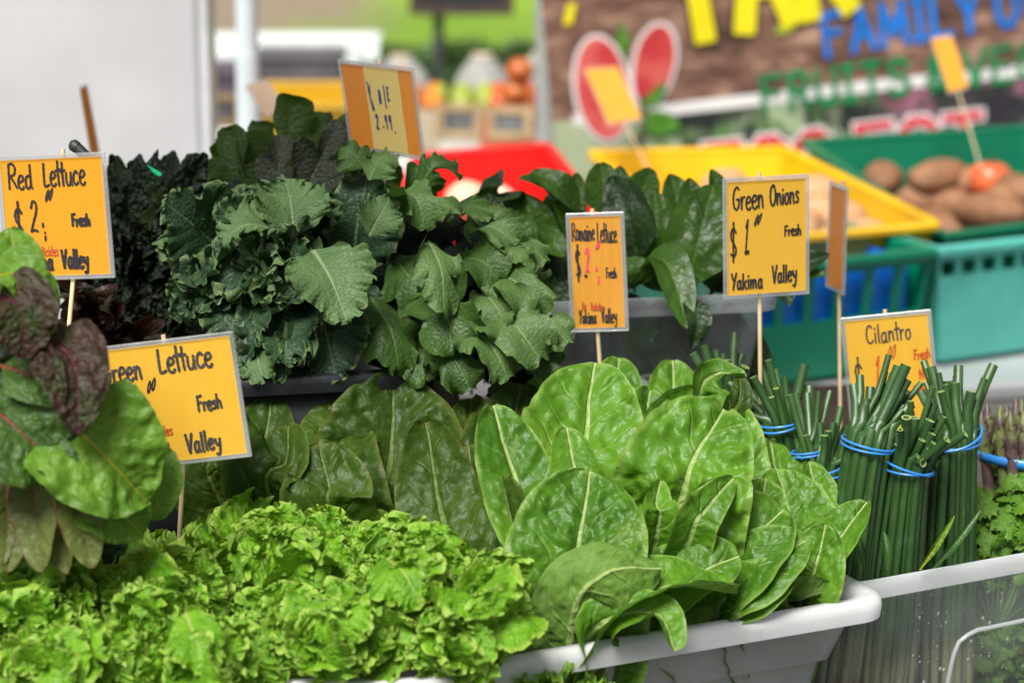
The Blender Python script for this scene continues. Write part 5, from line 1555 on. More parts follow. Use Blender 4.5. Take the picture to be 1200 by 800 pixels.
for k in range(7):      # outer leaves pressed against the milky wall
    o = A1 + (B1 - A1) * (.22 + .09 * k) + np.array([-.37, .93, 0]) * .105
    zt = ZR - .012 - .02 * (k % 3)
    leaf(H2 if k < 3 else H3, 'romaine', [(o[0], o[1], z0), (o[0] + .018, o[1] - .022, (z0 + zt) / 2), (o[0] + .036, o[1] - .044, zt)], .085, [(.3, -1, .2), (-.2, 1, .1)][k % 2], bf=1.5, cup=.4, blis=.05, bN=8)
bD = base_at(800, 560, 2.36)
H4 = head("small romaine head at the back of the milky bin, only its tips showing", bD); core(H4, bD)
hero(H4, 'romaine', (790, 520, 2.30), (790, 470, 2.31), (788, 422, 2.33), 95, (.1, .2, 1), **rb(bD))
hero(H4, 'romaine', (720, 500, 2.30), (722, 450, 2.32), (726, 418, 2.34), 90, (0, .2, 1), **rb(bD))
hero(H4, 'romaine', (815, 500, 2.28), (835, 440, 2.28), (874, 440, 2.27), 62, (.2, .9, .5), n2=(.6, .3, .4), **{**rb(bD), 'ruf': .12})
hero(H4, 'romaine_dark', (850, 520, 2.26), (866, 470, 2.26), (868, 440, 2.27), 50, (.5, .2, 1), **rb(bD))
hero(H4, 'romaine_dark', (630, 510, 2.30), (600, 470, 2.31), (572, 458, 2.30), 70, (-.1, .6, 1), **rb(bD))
hero(H4, 'romaine', (655, 500, 2.31), (655, 455, 2.32), (668, 430, 2.33), 80, (-.2, .3, 1), **rb(bD))

bE = base_at(450, 660, 2.26)
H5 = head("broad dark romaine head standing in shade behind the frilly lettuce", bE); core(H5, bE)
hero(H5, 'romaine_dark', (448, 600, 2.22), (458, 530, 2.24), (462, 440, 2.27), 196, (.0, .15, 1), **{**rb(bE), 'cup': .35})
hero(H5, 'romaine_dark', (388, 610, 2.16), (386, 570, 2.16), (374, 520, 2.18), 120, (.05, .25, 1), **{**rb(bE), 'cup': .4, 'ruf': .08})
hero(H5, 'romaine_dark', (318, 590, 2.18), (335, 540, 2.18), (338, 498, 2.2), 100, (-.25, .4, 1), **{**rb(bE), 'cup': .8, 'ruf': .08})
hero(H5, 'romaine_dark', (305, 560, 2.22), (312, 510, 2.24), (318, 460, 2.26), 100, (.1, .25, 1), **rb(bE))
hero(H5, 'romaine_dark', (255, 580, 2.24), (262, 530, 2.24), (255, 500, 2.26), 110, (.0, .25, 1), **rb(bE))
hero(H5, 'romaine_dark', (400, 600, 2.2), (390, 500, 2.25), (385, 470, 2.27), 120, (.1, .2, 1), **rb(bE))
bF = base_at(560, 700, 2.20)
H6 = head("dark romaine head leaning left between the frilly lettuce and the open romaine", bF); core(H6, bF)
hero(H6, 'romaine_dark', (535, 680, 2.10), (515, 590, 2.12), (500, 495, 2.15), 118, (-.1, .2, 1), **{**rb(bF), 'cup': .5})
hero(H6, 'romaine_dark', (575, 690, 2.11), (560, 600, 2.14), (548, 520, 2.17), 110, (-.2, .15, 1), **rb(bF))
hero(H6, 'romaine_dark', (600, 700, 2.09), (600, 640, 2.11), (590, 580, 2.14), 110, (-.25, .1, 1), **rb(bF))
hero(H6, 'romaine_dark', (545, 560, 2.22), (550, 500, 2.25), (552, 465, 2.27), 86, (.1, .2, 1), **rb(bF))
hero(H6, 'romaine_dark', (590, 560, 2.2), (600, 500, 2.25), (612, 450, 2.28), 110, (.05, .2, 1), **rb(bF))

# --- frilly green lettuce in the frosted bin
def lettuce(label, px, py, d, n=20, size=1.0, mat='lettuce', A=(.06, 1.15, 1.25), F=(3.5, 13, 36), tilt=(10, 86), seed=0, low=.10, name="frilly_lettuce_head", lean=(0, 0)):
    r = np.random.default_rng(seed + 500)
    top = W3((px, py, d))
    b = top - np.array([0, 0, low * size])
    t = thing(name, label, "leaf lettuce", b, "frilly green lettuce heads")
    core(t, b - np.array([0, 0, .02]), .022 * size, .05 * size)
    for i in range(n):
        q = (i + .5) / n
        az = i * 2.39996 + r.uniform(-.3, .3)
        tl = rad(tilt[0] + (tilt[1] - tilt[0]) * q ** .8 + r.uniform(-6, 6))
        L = size * (.085 + .055 * q + r.uniform(-.01, .012))
        rd = np.array([math.cos(az), math.sin(az), 0])
        dv = rd * math.sin(tl) + np.array([lean[0], lean[1], math.cos(tl)])
        dv = unit(dv)
        up = unit(np.array([0, 0, 1.0]) * math.sin(tl) - rd * math.cos(tl))      # inner face
        p0 = b + rd * .008
        p1 = p0 + dv * L * .55 + up * (-.004)
        out = unit(dv * .8 + rd * .5 - np.array([0, 0, .35 * q]))
        p2 = p1 + out * L * .55
        frill(t, mat, [p0, p1, p2], L * r.uniform(.95, 1.2), up, A=A, F=F, egg=.42, cup=.25, nh2=up * .6 + np.array([0, 0, .6]), tooth=.02, ns=400, nr=18, blis=.04, lobes=4, lobe=.10)
    return t
LET = [
 ("frilly green lettuce head at the photo's left edge under the chard", -5, 610, 2.06, 1.1), ("frilly green lettuce head at the foot of the Green Lettuce sign's stick", 205, 628, 2.10, .95),
 ("highest frilly green lettuce head in front of the broad dark romaine", 325, 585, 2.12, 1.0), ("frilly green lettuce head behind the tallest mound, by the leaning dark romaine", 445, 612, 2.10, 1.0),
 ("frilly green lettuce head mostly hidden behind the sign's stick", 150, 622, 2.15, .95), ("frilly green lettuce head in shade at the back left of the pile", 45, 606, 2.15, .95)]
for i, (lab, px, py, d, sz) in enumerate(LET):
    lettuce(lab, px, py, d, 22, sz, seed=i)
def mound(label, cx, cy, d, rx, ry, n, seed, bulge=.07):
    """a big head seen from its front: leaves opening over a half dome"""
    r = np.random.default_rng(seed + 300)
    t = thing("frilly_lettuce_head", label, "leaf lettuce", W3((cx, cy + ry * .8, d + .05)), "frilly green lettuce heads")
    core(t, W3((cx, cy + ry * .8, d + .05)), .022, .05)
    n = int(n * .9)
    for k in range(n):
        q = math.sqrt((k + .5) / n); a = k * 2.39996 + r.uniform(-.3, .3)
        x, y = cx + rx * q * math.cos(a) * r.uniform(.9, 1.12) + r.uniform(-6, 6), cy - ry * q * math.sin(a) * r.uniform(.85, 1.15) + r.uniform(-6, 6)
        dd = d - bulge * (1 - q * q) + r.uniform(-.018, .012)
        ln = r.uniform(75, 110)
        dx, dy = math.cos(a) * (.35 + .65 * q), -math.sin(a) * (.35 + .65 * q) - .35
        nn = math.hypot(dx, dy) + 1e-6
        b = (x - ln * .75 * dx / nn, y - ln * .75 * dy / nn, dd + .055 * (1.15 - .6 * q))
        N = cv(.55 * math.cos(a) * q + r.uniform(-.35, .35), .35 + .4 * math.sin(a) * q + r.uniform(-.1, .4), 1)
        frill(t, 'lettuce', arc(W3(b), W3((x, y, dd)), N, r.uniform(.08, .24)), M(dd, r.uniform(78, 120)), N, A=(.08, 1.15, 1.2), F=(3.5, 11, 30), egg=.38, cup=r.uniform(-.2, .6), droop=r.uniform(0, .12), tooth=.025, ns=380, nr=18, blis=.03, lobes=4, lobe=.12)
    return t
mound("tallest frilly lettuce mound, in front of the dark romaine", 355, 650, 2.05, 95, 68, 34, 1)
mound("round frilly lettuce mound nearest the open romaine", 490, 685, 2.01, 98, 92, 42, 2)
mound("frilly lettuce mound low at the front above the rim, under the tallest", 385, 740, 1.965, 120, 62, 40, 3)
mound("frilly lettuce mound at the right front, hanging over the rim", 530, 745, 1.955, 62, 48, 24, 4, .05)
mound("small frilly lettuce mound squeezed against the folded romaine leaf, furthest right", 565, 712, 1.965, 48, 62, 26, 9, .05)
mound("frilly lettuce mound at the photo's left edge under the olive chard leaves", 45, 705, 1.99, 100, 72, 38, 5)
mound("frilly lettuce mound left of the dark gap, below the sign's stick", 190, 705, 2.0, 92, 70, 36, 6)
mound("frilly lettuce mound in the lower left corner", 70, 775, 1.93, 120, 48, 32, 7)
mound("frilly lettuce mound low at the front, between the corner and the middle", 240, 775, 1.93, 100, 48, 30, 8)
lettuce("small tightly curled lettuce head squeezed against the open romaine", 618, 738, 2.0, 16, .55, 'lettuce_fine', (.06, 1.5, .9), (5, 13, 32), seed=40, low=.12)

# --- curly kale
def kale_bunch(label, c, name="kale_bunch", group="bunches of kale"):
    return thing(name, label, "kale", c, group)
def fleaf(parent, mat, b, t, wpx, nh, bulge=.12, n2=None, **k):
    B, T = W3(b), W3(t)
    N = cv(*nh)
    k.setdefault('A', (.04, 1.0, .6)); k.setdefault('F', (4, 11, 25))
    return frill(parent, mat, arc(B, T, N, bulge), M((b[2] + t[2]) / 2, wpx), N, nh2=cv(*n2) if n2 else None, **k)

KC = W3((330, 400, 2.42))
K1 = kale_bunch("big bunch of curly kale with two pale leaves turned up, below the Kale sign", KC)
CUR = dict(A=(.05, 1.35, 1.1), F=(4, 15, 37), lobes=4, lobe=.26, egg=.05, tooth=.035, ns=380, nr=18)
rk = np.random.default_rng(77)
# broad leaves seen plainly
fleaf(K1, 'kale', (270, 300, 2.34), (190, 235, 2.28), 120, (-.3, .45, 1), .10, **CUR)
fleaf(K1, 'kale', (410, 330, 2.36), (432, 200, 2.34), 120, (-.1, .3, 1), .10, **CUR)
fleaf(K1, 'kale_light', (345, 285, 2.27), (335, 212, 2.29), 90, (.2, .6, 1), .15, **{**CUR, 'lobe': .15})
fleaf(K1, 'kale_light', (330, 270, 2.26), (258, 285, 2.24), 66, (-.2, .8, .7), .25, **CUR)
fleaf(K1, 'kale_light', (362, 285, 2.25), (408, 380, 2.20), 112, (.25, .45, 1), .12, **{**CUR, 'A': (.04, 1.15, 1.0), 'lobe': .3})
fleaf(K1, 'kale_light', (430, 280, 2.28), (458, 230, 2.28), 55, (.3, .5, 1), .15, **CUR)
fleaf(K1, 'kale', (330, 300, 2.30), (240, 345, 2.26), 95, (-.35, .4, 1), .15, **CUR)
fleaf(K1, 'kale', (350, 330, 2.3), (310, 455, 2.24), 110, (-.1, .2, 1), .12, **CUR)
fleaf(K1, 'kale', (370, 340, 2.3), (395, 450, 2.25), 100, (.1, .2, 1), .12, **CUR)
fleaf(K1, 'kale', (300, 320, 2.3), (280, 430, 2.24), 100, (-.2, .25, 1), .12, **CUR)
fleaf(K1, 'kale', (340, 380, 2.3), (335, 430, 2.22), 80, (0, .25, 1), .2, **CUR)
fleaf(K1, 'kale_light', (300, 395, 2.28), (310, 450, 2.23), 70, (-.1, .2, 1), .2, **CUR)
for k in range(40):         # the rest of the mass: tips along a half dome facing the viewer
    a = rk.uniform(0, 2 * math.pi); q = math.sqrt(rk.uniform(.05, 1))
    x, y = 312 + 150 * q * math.cos(a), 330 + 115 * q * math.sin(a)
    dd = 2.30 - .08 * (1 - q) + rk.uniform(-.02, .02)
    ang = math.atan2(-(y - 310), x - 330) + rk.uniform(-.6, .6)
    ln = rk.uniform(55, 85)
    b = (x - ln * math.cos(ang), y + ln * math.sin(ang), dd + .07)
    fleaf(K1, 'kale' if rk.random() < .86 else 'kale_light', b, (x, y, dd), rk.uniform(60, 95), (.6 * math.cos(ang) + rk.uniform(-.3, .3), .6 * math.sin(ang) + rk.uniform(0, .4), 1), .16, **CUR)
for k in range(7):
    x = 300 + 24 * k
    MB().tube(spline([W3((330 + 4 * k, 440, 2.46)), W3((330 + 5 * k, 380, 2.42)), W3((x, 300 + 10 * (k % 3), 2.36))], 10), [.006, .005, .0045] * 3 + [.003], 8).build("stem", plain("kale_stem", c3(.14, .22, .09), .5) if "kale_stem" not in bpy.data.materials else bpy.data.materials["kale_stem"], K1, True)

# --- flat-leaved kale to its right
K2 = kale_bunch("bunch of flat lobed kale drooping to the right over the tub's side", W3((500, 380, 2.42)))
FLT = dict(A=(.06, .85, .75), F=(3, 7, 19), lobes=5, lobe=.50, egg=.0, tooth=.025, ns=170, nr=16)
for (mat, b, t, w, nh, bu) in (
    ('flat_kale', (470, 260, 2.36), (505, 190, 2.34), 62, (.2, .5, 1), .15), ('flat_kale_light', (430, 215, 2.3), (462, 178, 2.31), 62, (.1, .8, .7), .2),
    ('flat_kale', (430, 200, 2.32), (400, 172, 2.33), 55, (-.2, .6, .8), .2), ('flat_kale', (480, 240, 2.31), (545, 196, 2.33), 50, (.1, .7, .8), .25),
    ('flat_kale_light', (470, 255, 2.3), (540, 262, 2.26), 62, (.1, .9, .6), .22), ('flat_kale_light', (455, 230, 2.29), (500, 275, 2.25), 60, (.1, .8, .7), .2),
    ('flat_kale_light', (500, 275, 2.27), (520, 378, 2.22), 64, (.3, .35, 1), .12), ('flat_kale', (520, 260, 2.33), (585, 252, 2.3), 62, (.2, .8, .7), .2),
    ('flat_kale', (430, 340, 2.3), (470, 445, 2.25), 92, (.15, .2, 1), .12), ('flat_kale', (505, 330, 2.29), (545, 415, 2.23), 100, (.2, .25, 1), .1),
    ('flat_kale', (540, 300, 2.31), (590, 335, 2.27), 74, (.3, .5, 1), .18), ('flat_kale_light', (545, 275, 2.32), (610, 290, 2.28), 60, (.2, .8, .8), .2),
    ('flat_kale_light', (560, 290, 2.32), (640, 318, 2.27), 66, (.3, .7, .8), .22), ('flat_kale_light', (570, 320, 2.31), (640, 375, 2.25), 80, (.35, .5, 1), .2),
    ('flat_kale_light', (560, 340, 2.29), (598, 395, 2.24), 66, (.3, .4, 1), .18), ('flat_kale_light', (560, 360, 2.28), (640, 430, 2.22), 92, (.3, .5, 1), .18),
    ('flat_kale_light', (540, 380, 2.27), (600, 450, 2.22), 84, (.2, .4, 1), .18), ('flat_kale_light', (600, 380, 2.28), (672, 408, 2.24), 60, (.2, .8, .8), .2),
    ('flat_kale', (500, 390, 2.28), (555, 462, 2.23), 72, (.1, .25, 1), .15), ('flat_kale', (480, 390, 2.3), (500, 455, 2.26), 70, (0, .2, 1), .15),
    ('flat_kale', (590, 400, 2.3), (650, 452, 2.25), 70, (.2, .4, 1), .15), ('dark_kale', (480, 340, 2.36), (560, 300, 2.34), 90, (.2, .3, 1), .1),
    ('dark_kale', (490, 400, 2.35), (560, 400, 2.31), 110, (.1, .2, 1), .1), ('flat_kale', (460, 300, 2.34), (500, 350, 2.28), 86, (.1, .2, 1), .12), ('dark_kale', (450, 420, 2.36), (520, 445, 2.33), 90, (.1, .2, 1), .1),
    ('flat_kale', (560, 300, 2.36), (612, 252, 2.35), 56, (.2, .4, 1), .15), ('flat_kale', (590, 330, 2.34), (640, 340, 2.31), 70, (.3, .3, 1), .1)):
    fleaf(K2, mat, b, t, w, (nh[0] + rk.uniform(-.35, .35), nh[1] + rk.uniform(-.2, .3), nh[2]), bu * rk.uniform(1.0, 1.9), **{**FLT, 'cup': rk.uniform(-.5, .9), 'droop': rk.uniform(0, .1), 'lobe': rk.uniform(.3, .6)})

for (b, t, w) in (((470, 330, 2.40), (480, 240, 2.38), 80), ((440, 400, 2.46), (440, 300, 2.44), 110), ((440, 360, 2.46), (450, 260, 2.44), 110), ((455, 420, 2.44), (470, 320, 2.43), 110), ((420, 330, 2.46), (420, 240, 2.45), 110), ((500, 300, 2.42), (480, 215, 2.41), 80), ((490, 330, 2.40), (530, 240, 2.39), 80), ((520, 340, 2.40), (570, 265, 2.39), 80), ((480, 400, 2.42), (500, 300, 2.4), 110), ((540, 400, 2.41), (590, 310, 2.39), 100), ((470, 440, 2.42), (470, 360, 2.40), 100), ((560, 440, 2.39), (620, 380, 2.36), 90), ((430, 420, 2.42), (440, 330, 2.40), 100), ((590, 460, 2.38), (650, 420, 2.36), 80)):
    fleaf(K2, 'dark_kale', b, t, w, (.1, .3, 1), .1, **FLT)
# --- dark leaves standing at the back, under the Kale sign
K3 = kale_bunch("kale leaves coloured dark as if standing against the light, behind the curly bunch", W3((310, 260, 2.52)))
DRK = dict(A=(.05, .45, .25), F=(3, 6, 15), lobes=4, lobe=.62, egg=.1, tooth=.02, ns=150, nr=14)
for (mat, b, t, w, nh) in (
    ('backlit_kale', (330, 260, 2.50), (342, 108, 2.48), 118, (.1, .1, 1)), ('backlit_kale', (290, 270, 2.48), (268, 146, 2.47), 90, (-.1, .1, 1)), ('grey_kale', (345, 250, 2.42), (398, 140, 2.42), 72, (.2, .2, 1)),
    ('grey_kale', (320, 255, 2.43), (335, 155, 2.43), 56, (-.3, .2, 1)), ('backlit_kale', (250, 270, 2.46), (222, 180, 2.46), 90, (-.1, .2, 1)), ('backlit_kale', (300, 230, 2.53), (305, 140, 2.52), 110, (0, .1, 1)), ('backlit_kale', (400, 230, 2.46), (408, 132, 2.46), 50, (.1, .1, 1)),
    ('backlit_kale', (215, 270, 2.44), (180, 222, 2.42), 70, (-.3, .4, 1)), ('backlit_kale', (370, 230, 2.5), (378, 128, 2.5), 80, (0, .1, 1)), ('backlit_kale', (440, 260, 2.47), (428, 160, 2.46), 80, (0, .2, 1)), ('backlit_kale', (400, 250, 2.48), (392, 158, 2.47), 70, (0, .2, 1))):
    fleaf(K3, mat, b, t, w, nh, .06, **DRK)
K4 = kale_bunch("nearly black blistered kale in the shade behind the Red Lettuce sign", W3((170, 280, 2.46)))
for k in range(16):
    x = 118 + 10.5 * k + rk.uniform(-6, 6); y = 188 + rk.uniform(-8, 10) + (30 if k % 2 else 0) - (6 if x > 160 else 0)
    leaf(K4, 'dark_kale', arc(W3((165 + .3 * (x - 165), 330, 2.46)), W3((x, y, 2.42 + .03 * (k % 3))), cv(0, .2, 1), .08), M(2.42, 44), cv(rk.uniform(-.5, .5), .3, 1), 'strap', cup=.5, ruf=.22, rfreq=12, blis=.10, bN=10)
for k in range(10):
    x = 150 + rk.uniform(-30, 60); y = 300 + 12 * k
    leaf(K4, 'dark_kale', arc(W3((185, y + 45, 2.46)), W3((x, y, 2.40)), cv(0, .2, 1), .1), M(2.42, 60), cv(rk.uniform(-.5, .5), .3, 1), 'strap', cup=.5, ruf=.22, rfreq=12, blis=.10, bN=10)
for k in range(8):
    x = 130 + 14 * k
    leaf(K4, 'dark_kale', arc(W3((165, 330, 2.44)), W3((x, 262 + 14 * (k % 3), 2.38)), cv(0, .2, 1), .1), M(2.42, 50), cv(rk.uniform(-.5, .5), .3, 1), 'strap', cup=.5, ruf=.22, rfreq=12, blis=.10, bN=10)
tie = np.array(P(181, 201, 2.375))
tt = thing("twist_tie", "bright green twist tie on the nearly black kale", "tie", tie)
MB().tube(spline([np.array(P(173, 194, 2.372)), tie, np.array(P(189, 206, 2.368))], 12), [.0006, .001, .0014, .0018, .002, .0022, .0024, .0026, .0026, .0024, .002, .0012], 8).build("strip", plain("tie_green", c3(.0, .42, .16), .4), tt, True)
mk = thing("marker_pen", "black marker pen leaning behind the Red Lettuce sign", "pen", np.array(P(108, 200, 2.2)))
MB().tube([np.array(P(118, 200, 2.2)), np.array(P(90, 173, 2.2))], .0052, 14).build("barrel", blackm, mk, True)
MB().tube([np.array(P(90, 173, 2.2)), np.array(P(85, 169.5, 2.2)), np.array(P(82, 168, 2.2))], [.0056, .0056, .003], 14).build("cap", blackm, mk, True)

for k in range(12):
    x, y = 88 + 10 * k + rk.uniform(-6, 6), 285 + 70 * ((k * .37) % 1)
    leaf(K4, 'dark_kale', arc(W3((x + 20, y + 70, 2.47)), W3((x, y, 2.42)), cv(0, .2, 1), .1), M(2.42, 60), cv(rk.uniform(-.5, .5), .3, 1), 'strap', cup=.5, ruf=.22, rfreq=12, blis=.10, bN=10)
# --- red lettuce behind the chard
RL = thing("red_lettuce_head", "dark red frilly lettuce head below the Red Lettuce sign", "leaf lettuce", W3((115, 440, 2.36)))
for k in range(18):
    a = rk.uniform(0, 6.28); q = math.sqrt(rk.uniform(0, 1))
    x, y = 125 + 72 * q * math.cos(a), 380 + 48 * q * math.sin(a)
    fleaf(RL, 'red_lettuce', (120 + .3 * (x - 120), y + 55, 2.34), (x, y, 2.26 + rk.uniform(-.02, .02)), 66, (rk.uniform(-.5, .5), .4, 1), .15, A=(.06, 1.3, .6), F=(3, 8, 19), tooth=.02, egg=.3, ns=160, nr=14)
# dim leaves low in the gaps between the tiers
# --- chard at the left
bG = W3((-60, 640, 2.0))
C1 = thing("chard_bunch", "chard bunch with a big glossy yellow-veined leaf over the Green Lettuce sign", "chard", bG, "bunches of chard")
C2 = thing("chard_bunch", "chard bunch with purple crinkled leaves hanging at the photo's left edge", "chard", W3((-60, 480, 2.0)), "bunches of chard")
ck = dict(kind='chard', blis=.045, bN=5)
hero(C1, 'chard', (45, 462, 1.93), (115, 525, 1.90), (174, 588, 1.92), 165, (.15, .35, 1), cup=.25, ruf=.07, **ck)
hero(C1, 'chard_red', (-40, 455, 1.92), (20, 500, 1.89), (74, 556, 1.9), 150, (.1, .35, 1), cup=.3, ruf=.07, **ck)
hero(C1, 'chard', (90, 560, 1.94), (140, 600, 1.92), (168, 628, 1.93), 90, (.1, .3, 1), cup=.3, ruf=.06, **ck)
hero(C1, 'chard', (160, 500, 1.96), (185, 560, 1.95), (182, 610, 1.95), 60, (.4, .2, .7), cup=.5, ruf=.06, **ck)
hero(C1, 'chard_red', (20, 520, 1.91), (62, 540, 1.89), (78, 572, 1.89), 60, (.5, .2, .8), cup=.6, ruf=.06, **ck)
for (b, m, t, w, n_) in (((30, 530, 1.95), (40, 590, 1.92), (48, 670, 1.91), 62, (-.2, .1, 1)), ((68, 548, 1.94), (90, 590, 1.92), (108, 665, 1.91), 58, (.1, .2, 1)), ((5, 530, 1.95), (8, 590, 1.93), (10, 670, 1.92), 62, (.2, .1, 1)), ((48, 540, 1.95), (66, 590, 1.93), (78, 672, 1.92), 54, (-.4, .1, .9)), ((-15, 540, 1.95), (-10, 590, 1.93), (-6, 670, 1.92), 60, (.3, .1, .9))):
    hero(C1, 'chard_under', b, m, t, w, n_, kind='strap', cup=.5, ruf=.05, blis=.02)
hero(C2, 'chard', (-40, 420, 1.93), (15, 330, 1.92), (12, 266, 1.93), 90, (.2, .3, 1), cup=.5, ruf=.08, **ck)
hero(C2, 'chard', (-30, 330, 1.91), (20, 318, 1.89), (48, 372, 1.9), 66, (.3, .7, .8), cup=.4, ruf=.06, **ck)
hero(C2, 'chard', (10, 320, 1.93), (46, 330, 1.92), (58, 400, 1.93), 40, (.6, .3, .8), cup=.4, ruf=.06, **ck)
for (b, m, t, w) in (((-60, 430, 1.97), (-10, 380, 1.97), (10, 310, 1.98), 90), ((-50, 460, 1.97), (0, 420, 1.97), (40, 360, 1.98), 90), ((-60, 520, 1.98), (-10, 480, 1.97), (20, 430, 1.97), 90), ((-60, 620, 2.0), (-20, 570, 1.99), (40, 520, 1.98), 100), ((20, 620, 2.02), (60, 600, 2.02), (100, 560, 2.02), 110), ((60, 660, 2.05), (100, 640, 2.05), (150, 610, 2.05), 100), ((-40, 660, 2.03), (0, 620, 2.03), (50, 600, 2.03), 110)):
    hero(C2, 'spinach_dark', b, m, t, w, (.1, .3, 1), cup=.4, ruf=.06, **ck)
hero(C2, 'chard_purple', (-20, 350, 1.9), (20, 356, 1.875), (30, 420, 1.88), 88, (.3, .4, 1), cup=.5, ruf=.08, **ck)
hero(C2, 'chard_purple', (30, 380, 1.91), (84, 420, 1.88), (92, 508, 1.87), 84, (.2, .3, 1), cup=.4, ruf=.10, **{**ck, 'blis': .08})
hero(C2, 'chard_purple', (35, 395, 1.9), (62, 440, 1.87), (72, 478, 1.87), 40, (-.3, .3, 1), cup=.6, ruf=.10, **{**ck, 'blis': .07})
hero(C2, 'chard_red', (-20, 420, 1.92), (40, 440, 1.9), (110, 470, 1.92), 70, (.1, .4, 1), cup=.4, ruf=.06, **ck)
redst = plain("red_chard_stem", c3(.35, .025, .03), .35, var=.2)
for k, (a, b_) in enumerate((((-80, 440, 1.95), (18, 480, 1.905)), ((-80, 560, 1.95), (20, 500, 1.93)), ((-80, 380, 1.94), (10, 360, 1.90)))):
    MB().tube(spline([W3(a), (W3(a) + W3(b_)) / 2 + np.array([0, 0, .01]), W3(b_)], 12), np.linspace(.006, .003, 12), 10).build("stem", redst, C1 if k == 1 else C2, True)

# --- spinach in the smoky bin
SP = thing("spinach_bunch", "upright bunch of spinach leaves at the left of the smoky bin", "spinach", W3((620, 340, 2.6)), "spinach in the smoky bin")
SP2 = thing("spinach_bunch", "large spinach leaves at the right of the smoky bin, one drooping over its rim", "spinach", W3((780, 330, 2.58)), "spinach in the smoky bin")
sk = dict(kind='spinach', blis=.02, bN=5, nu=25, nv=44)
for (mat, b, m, t, w, n_, kw) in (
    ('spinach', (668, 255, 2.52), (632, 215, 2.50), (606, 208, 2.51), 44, (-.2, .9, .5), {}), ('spinach', (690, 260, 2.52), (660, 222, 2.49), (622, 200, 2.5), 40, (-.1, .7, .8), {}),
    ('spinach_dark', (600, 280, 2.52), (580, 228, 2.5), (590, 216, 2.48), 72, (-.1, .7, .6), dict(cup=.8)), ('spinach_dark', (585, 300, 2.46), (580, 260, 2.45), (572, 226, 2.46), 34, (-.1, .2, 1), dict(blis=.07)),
    ('spinach', (675, 280, 2.55), (674, 240, 2.55), (676, 202, 2.56), 30, (.1, .2, 1), {}), ('spinach', (690, 290, 2.52), (664, 250, 2.5), (650, 235, 2.5), 36, (0, .5, 1), {}),
    ('spinach', (615, 320, 2.5), (640, 285, 2.46), (662, 300, 2.45), 50, (.1, .5, 1), {}), ('spinach', (595, 320, 2.5), (610, 280, 2.47), (612, 250, 2.48), 46, (0, .3, 1), {}),
    ('spinach', (650, 320, 2.52), (620, 250, 2.51), (610, 225, 2.52), 50, (.2, .2, 1), {}), ('spinach_dark', (640, 340, 2.54), (650, 260, 2.55), (645, 225, 2.55), 60, (0, .1, 1), {}), ('spinach_dark', (600, 340, 2.56), (570, 270, 2.55), (560, 235, 2.55), 60, (0, .1, 1), {}), ('spinach_dark', (670, 345, 2.54), (690, 290, 2.52), (690, 250, 2.53), 60, (.1, .1, 1), {})):
    hero(SP, mat, b, m, t, w, n_, **{**sk, 'cup': .5, 'ruf': .05, **kw})
for (mat, b, m, t, w, n_, kw) in (
    ('spinach', (712, 270, 2.53), (708, 220, 2.53), (704, 190, 2.54), 50, (.1, .2, 1), {}), ('spinach_dark', (745, 330, 2.46), (738, 260, 2.45), (716, 206, 2.47), 62, (-.25, .15, 1), dict(cup=.3)), ('spinach', (757, 320, 2.47), (752, 262, 2.46), (728, 214, 2.475), 28, (.9, .2, .7), {}),
    ('spinach', (728, 280, 2.56), (726, 230, 2.56), (726, 194, 2.57), 34, (.2, .2, 1), {}), ('spinach', (748, 290, 2.54), (750, 235, 2.53), (763, 197, 2.55), 48, (.1, .3, 1), {}),
    ('spinach', (800, 300, 2.53), (795, 240, 2.53), (786, 203, 2.54), 44, (-.1, .2, 1), {}), ('spinach', (812, 300, 2.51), (812, 250, 2.51), (808, 208, 2.52), 40, (.2, .2, 1), {}),
    ('spinach', (778, 345, 2.47), (770, 280, 2.46), (768, 224, 2.48), 52, (-.1, .15, 1), {}), ('spinach', (800, 360, 2.45), (818, 285, 2.44), (836, 216, 2.46), 86, (-.05, .2, 1), dict(blis=.04)),
    ('spinach', (838, 300, 2.52), (845, 240, 2.5), (834, 198, 2.5), 38, (.3, .2, 1), {}), ('spinach', (848, 340, 2.5), (852, 280, 2.49), (850, 235, 2.5), 60, (.2, .2, 1), {}),
    ('spinach', (738, 318, 2.44), (778, 302, 2.40), (806, 384, 2.37), 50, (.3, .8, .7), dict(n2=(.2, .2, 1))), ('spinach_dark', (800, 340, 2.40), (818, 372, 2.37), (812, 408, 2.37), 34, (.3, .3, 1), dict(ruf=.15)), ('spinach_dark', (780, 350, 2.5), (786, 320, 2.47), (790, 290, 2.48), 70, (0, .1, 1), {}), ('spinach_dark', (830, 350, 2.5), (845, 320, 2.48), (860, 290, 2.5), 70, (0, .1, 1), {}),
    ('spinach', (745, 345, 2.45), (740, 318, 2.43), (735, 300, 2.44), 54, (0, .2, 1), {}), ('spinach_dark', (860, 340, 2.5), (920, 318, 2.47), (972, 298, 2.46), 40, (.0, .5, 1), {}), ('spinach', (880, 320, 2.5), (930, 322, 2.47), (970, 322, 2.46), 34, (.1, .7, .8), {}), ('spinach_dark', (880, 335, 2.48), (915, 340, 2.45), (926, 358, 2.44), 30, (.1, .6, .8), {}), ('spinach_dark', (700, 345, 2.5), (712, 300, 2.5), (720, 270, 2.5), 70, (0, .1, 1), {})):
    hero(SP2, mat, b, m, t, w, n_, **{**sk, 'cup': .5, 'ruf': .05, **kw})
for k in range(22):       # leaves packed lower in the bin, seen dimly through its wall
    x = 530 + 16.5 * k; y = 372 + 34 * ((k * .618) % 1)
    hero(SP if k < 10 else SP2, 'spinach_dark', (x + 6, y + 70, 2.56), (x, y + 25, 2.55), (x - 8, y - 30, 2.54 + .03 * (k % 2)), 60, (rk.uniform(-.4, .4), .2, 1), **{**sk, 'cup': .5, 'ruf': .06})
